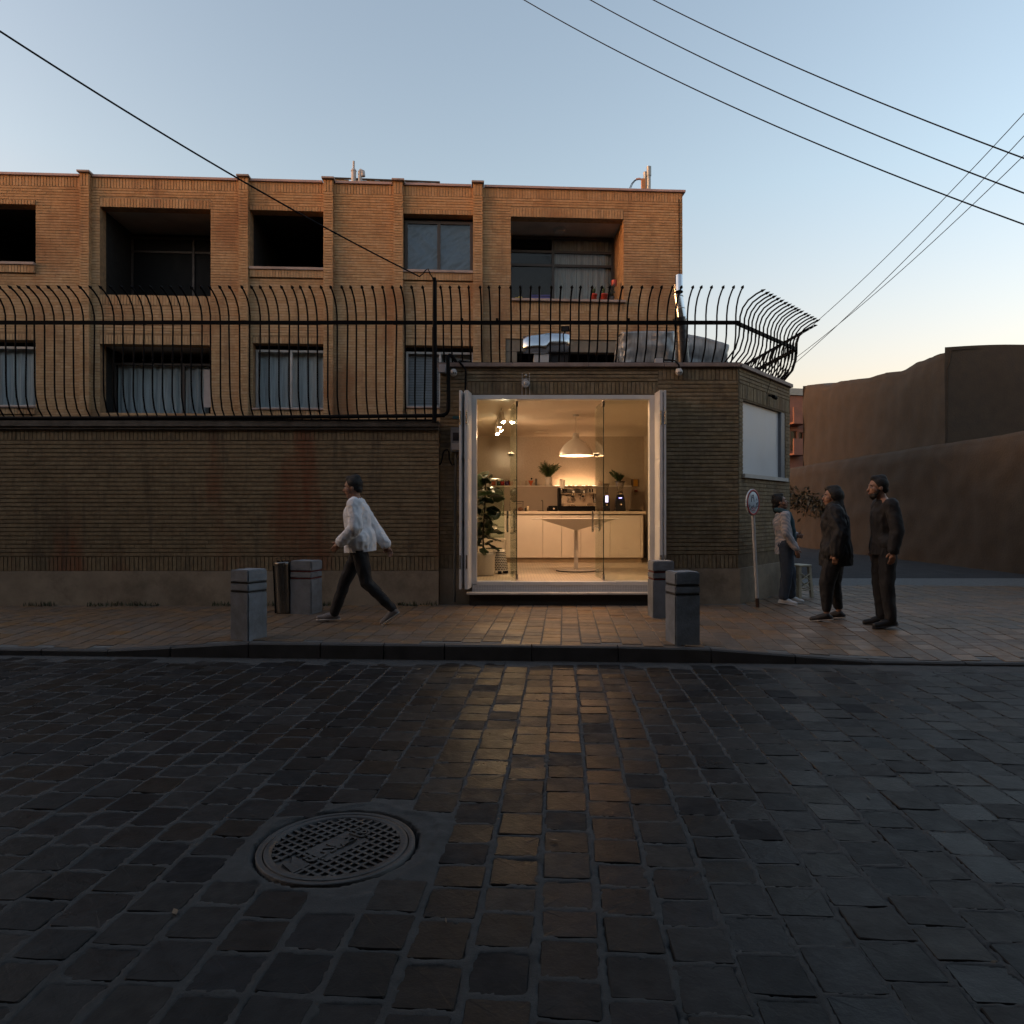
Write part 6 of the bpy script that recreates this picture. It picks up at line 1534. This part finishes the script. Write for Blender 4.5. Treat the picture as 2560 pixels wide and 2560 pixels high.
# woman with the blue scarf
D = 10.7; x = PX(1957, D)
tw, g, W, dr, kk = person('person in striped pale shirt, blue scarf and jeans leaning by the shop corner', Vector((x, D, 0.0)), -8, 1.635,
       dict(head=(-.035, 0, 1.60), neck=(-.035, 0, 1.44), chest=(-.01, 0, 1.27), waist=(.03, 0, 1.08), pelvis=(.03, 0, .95), hiL=(.03, .09, .92), hiR=(.03, -.09, .92), elR=(-.005, -.235, 1.12), wrR=(.15, -.22, .88), elL=(.02, .24, 1.13), wrL=(.22, .03, 1.08),
            knR=(.04, -.11, .49), anR=(-.02, -.12, .085), toR=(.13, -.15, .035), knL=(.13, .1, .49), anL=(.15, .13, .085), toL=(.30, .12, .035), hdR=(.25, 0, -1), hdL=(.6, -.9, -.1), gaze=(1, -.12, .28)),
       dict(hair='tied', top=dict(name='shirt', mat=stripe_mat('striped_shirt', (.46, .42, .42), (.30, .31, .34), 9), hem=.80, loose=.022, fold=.01), legs=dict(mat=m_jean, end=.88, loose=.026, cuff=.034), shoe=m_wsh, sole=m_wsh), 2)
sc_ = MB(); n0 = g['neck'] + Vector((0, 0, .02))
for i in range(14):
    a = i / 14 * 6.283; a2 = (i + 1) / 14 * 6.283
    p_ = lambda q: n0 + dr((1, 0, 0)) * (.02 + .085 * math.cos(q)) + dr((0, 1, 0)) * .085 * math.sin(q) + Vector((0, 0, -.03 * math.cos(q)))
    sc_.caps(p_(a), p_(a2), .036, .036)
f0 = n0 + dr((1, 0, 0)) * .1 + dr((0, -1, 0)) * .045 + Vector((0, 0, -.05))
sc_.caps(f0, f0 + dr((1, 0, 0)) * .05 + Vector((0, 0, -.15)), .05, .05); sc_.caps(f0 + dr((1, 0, 0)) * .05 + Vector((0, 0, -.15)), f0 + dr((1, 0, 0)) * .09 + Vector((0, 0, -.42)), .048, .035)
sc_.caps(f0 + dr((1, 0, 0)) * .09 + Vector((0, 0, -.42)), f0 + dr((1, 0, 0)) * .12 + Vector((0, 0, -.6)), .035, .03)
obj('scarf', remesh(sc_, .01, 'scarf', 2, .012, 14), mat('teal_scarf', (.03, .075, .095), .9, var=.3, scale=14), tw)
# person in black seen from behind
D = 9.0; x = PX(2090, D)
bz = walk_z(x, D)
tb_, g, W, dr, kk = person('person all in black with covered hair, seen from behind, facing the person in the scarf', Vector((x, D, bz)), 152, 1.70,
       dict(hiL=(0, .1, .92), hiR=(0, -.1, .92), knR=(.04, -.14, .49), anR=(-.03, -.16, .085), toR=(.12, -.17, .035), knL=(.1, .11, .49), anL=(.1, .13, .085), toL=(.25, .14, .035), head=(.05, 0, 1.585), neck=(.01, 0, 1.44),
            elL=(-.06, .25, 1.13), wrL=(-.02, .26, .88), elR=(-.06, -.25, 1.13), wrR=(-.03, -.26, .88), hdL=(.15, -.1, -1), hdR=(.1, .1, -1), gaze=(1, .25, .05)),
       dict(hair='cover', top=dict(name='coat', mat=mat('black_coat', (.008, .009, .012), .75, var=.3, scale=5), hem=.72, loose=.05, flare=.02, fold=.014, high=True), legs=dict(mat=m_blackc, end=.78, loose=.028, cuff=.014), shoe=m_bsh, sole=mat('off_white_sole', (.42, .38, .34), .7)), 3)
# bearded man at the edge
D = 8.6; x = PX(2212, D); bz = walk_z(x, D)
person('bearded person in dark clothes at the far right of the group on the sidewalk', Vector((x, D, bz)), 176, 1.80,
       dict(elL=(-.03, .24, 1.12), elR=(-.03, -.24, 1.12), wrL=(.02, .25, .88), wrR=(.02, -.25, .88), head=(.085, 0, 1.595), neck=(.025, 0, 1.445)),
       dict(hair='short', beard=True, top=dict(name='jacket', mat=mat('charcoal_jacket', (.010, .010, .012), .8), hem=.84, loose=.028, fold=.009), legs=dict(mat=mat('dark_trousers', (.011, .012, .015), .85), end=.96, loose=.016, cuff=.022), shoe=m_bsh, sole=m_bsh), 4)
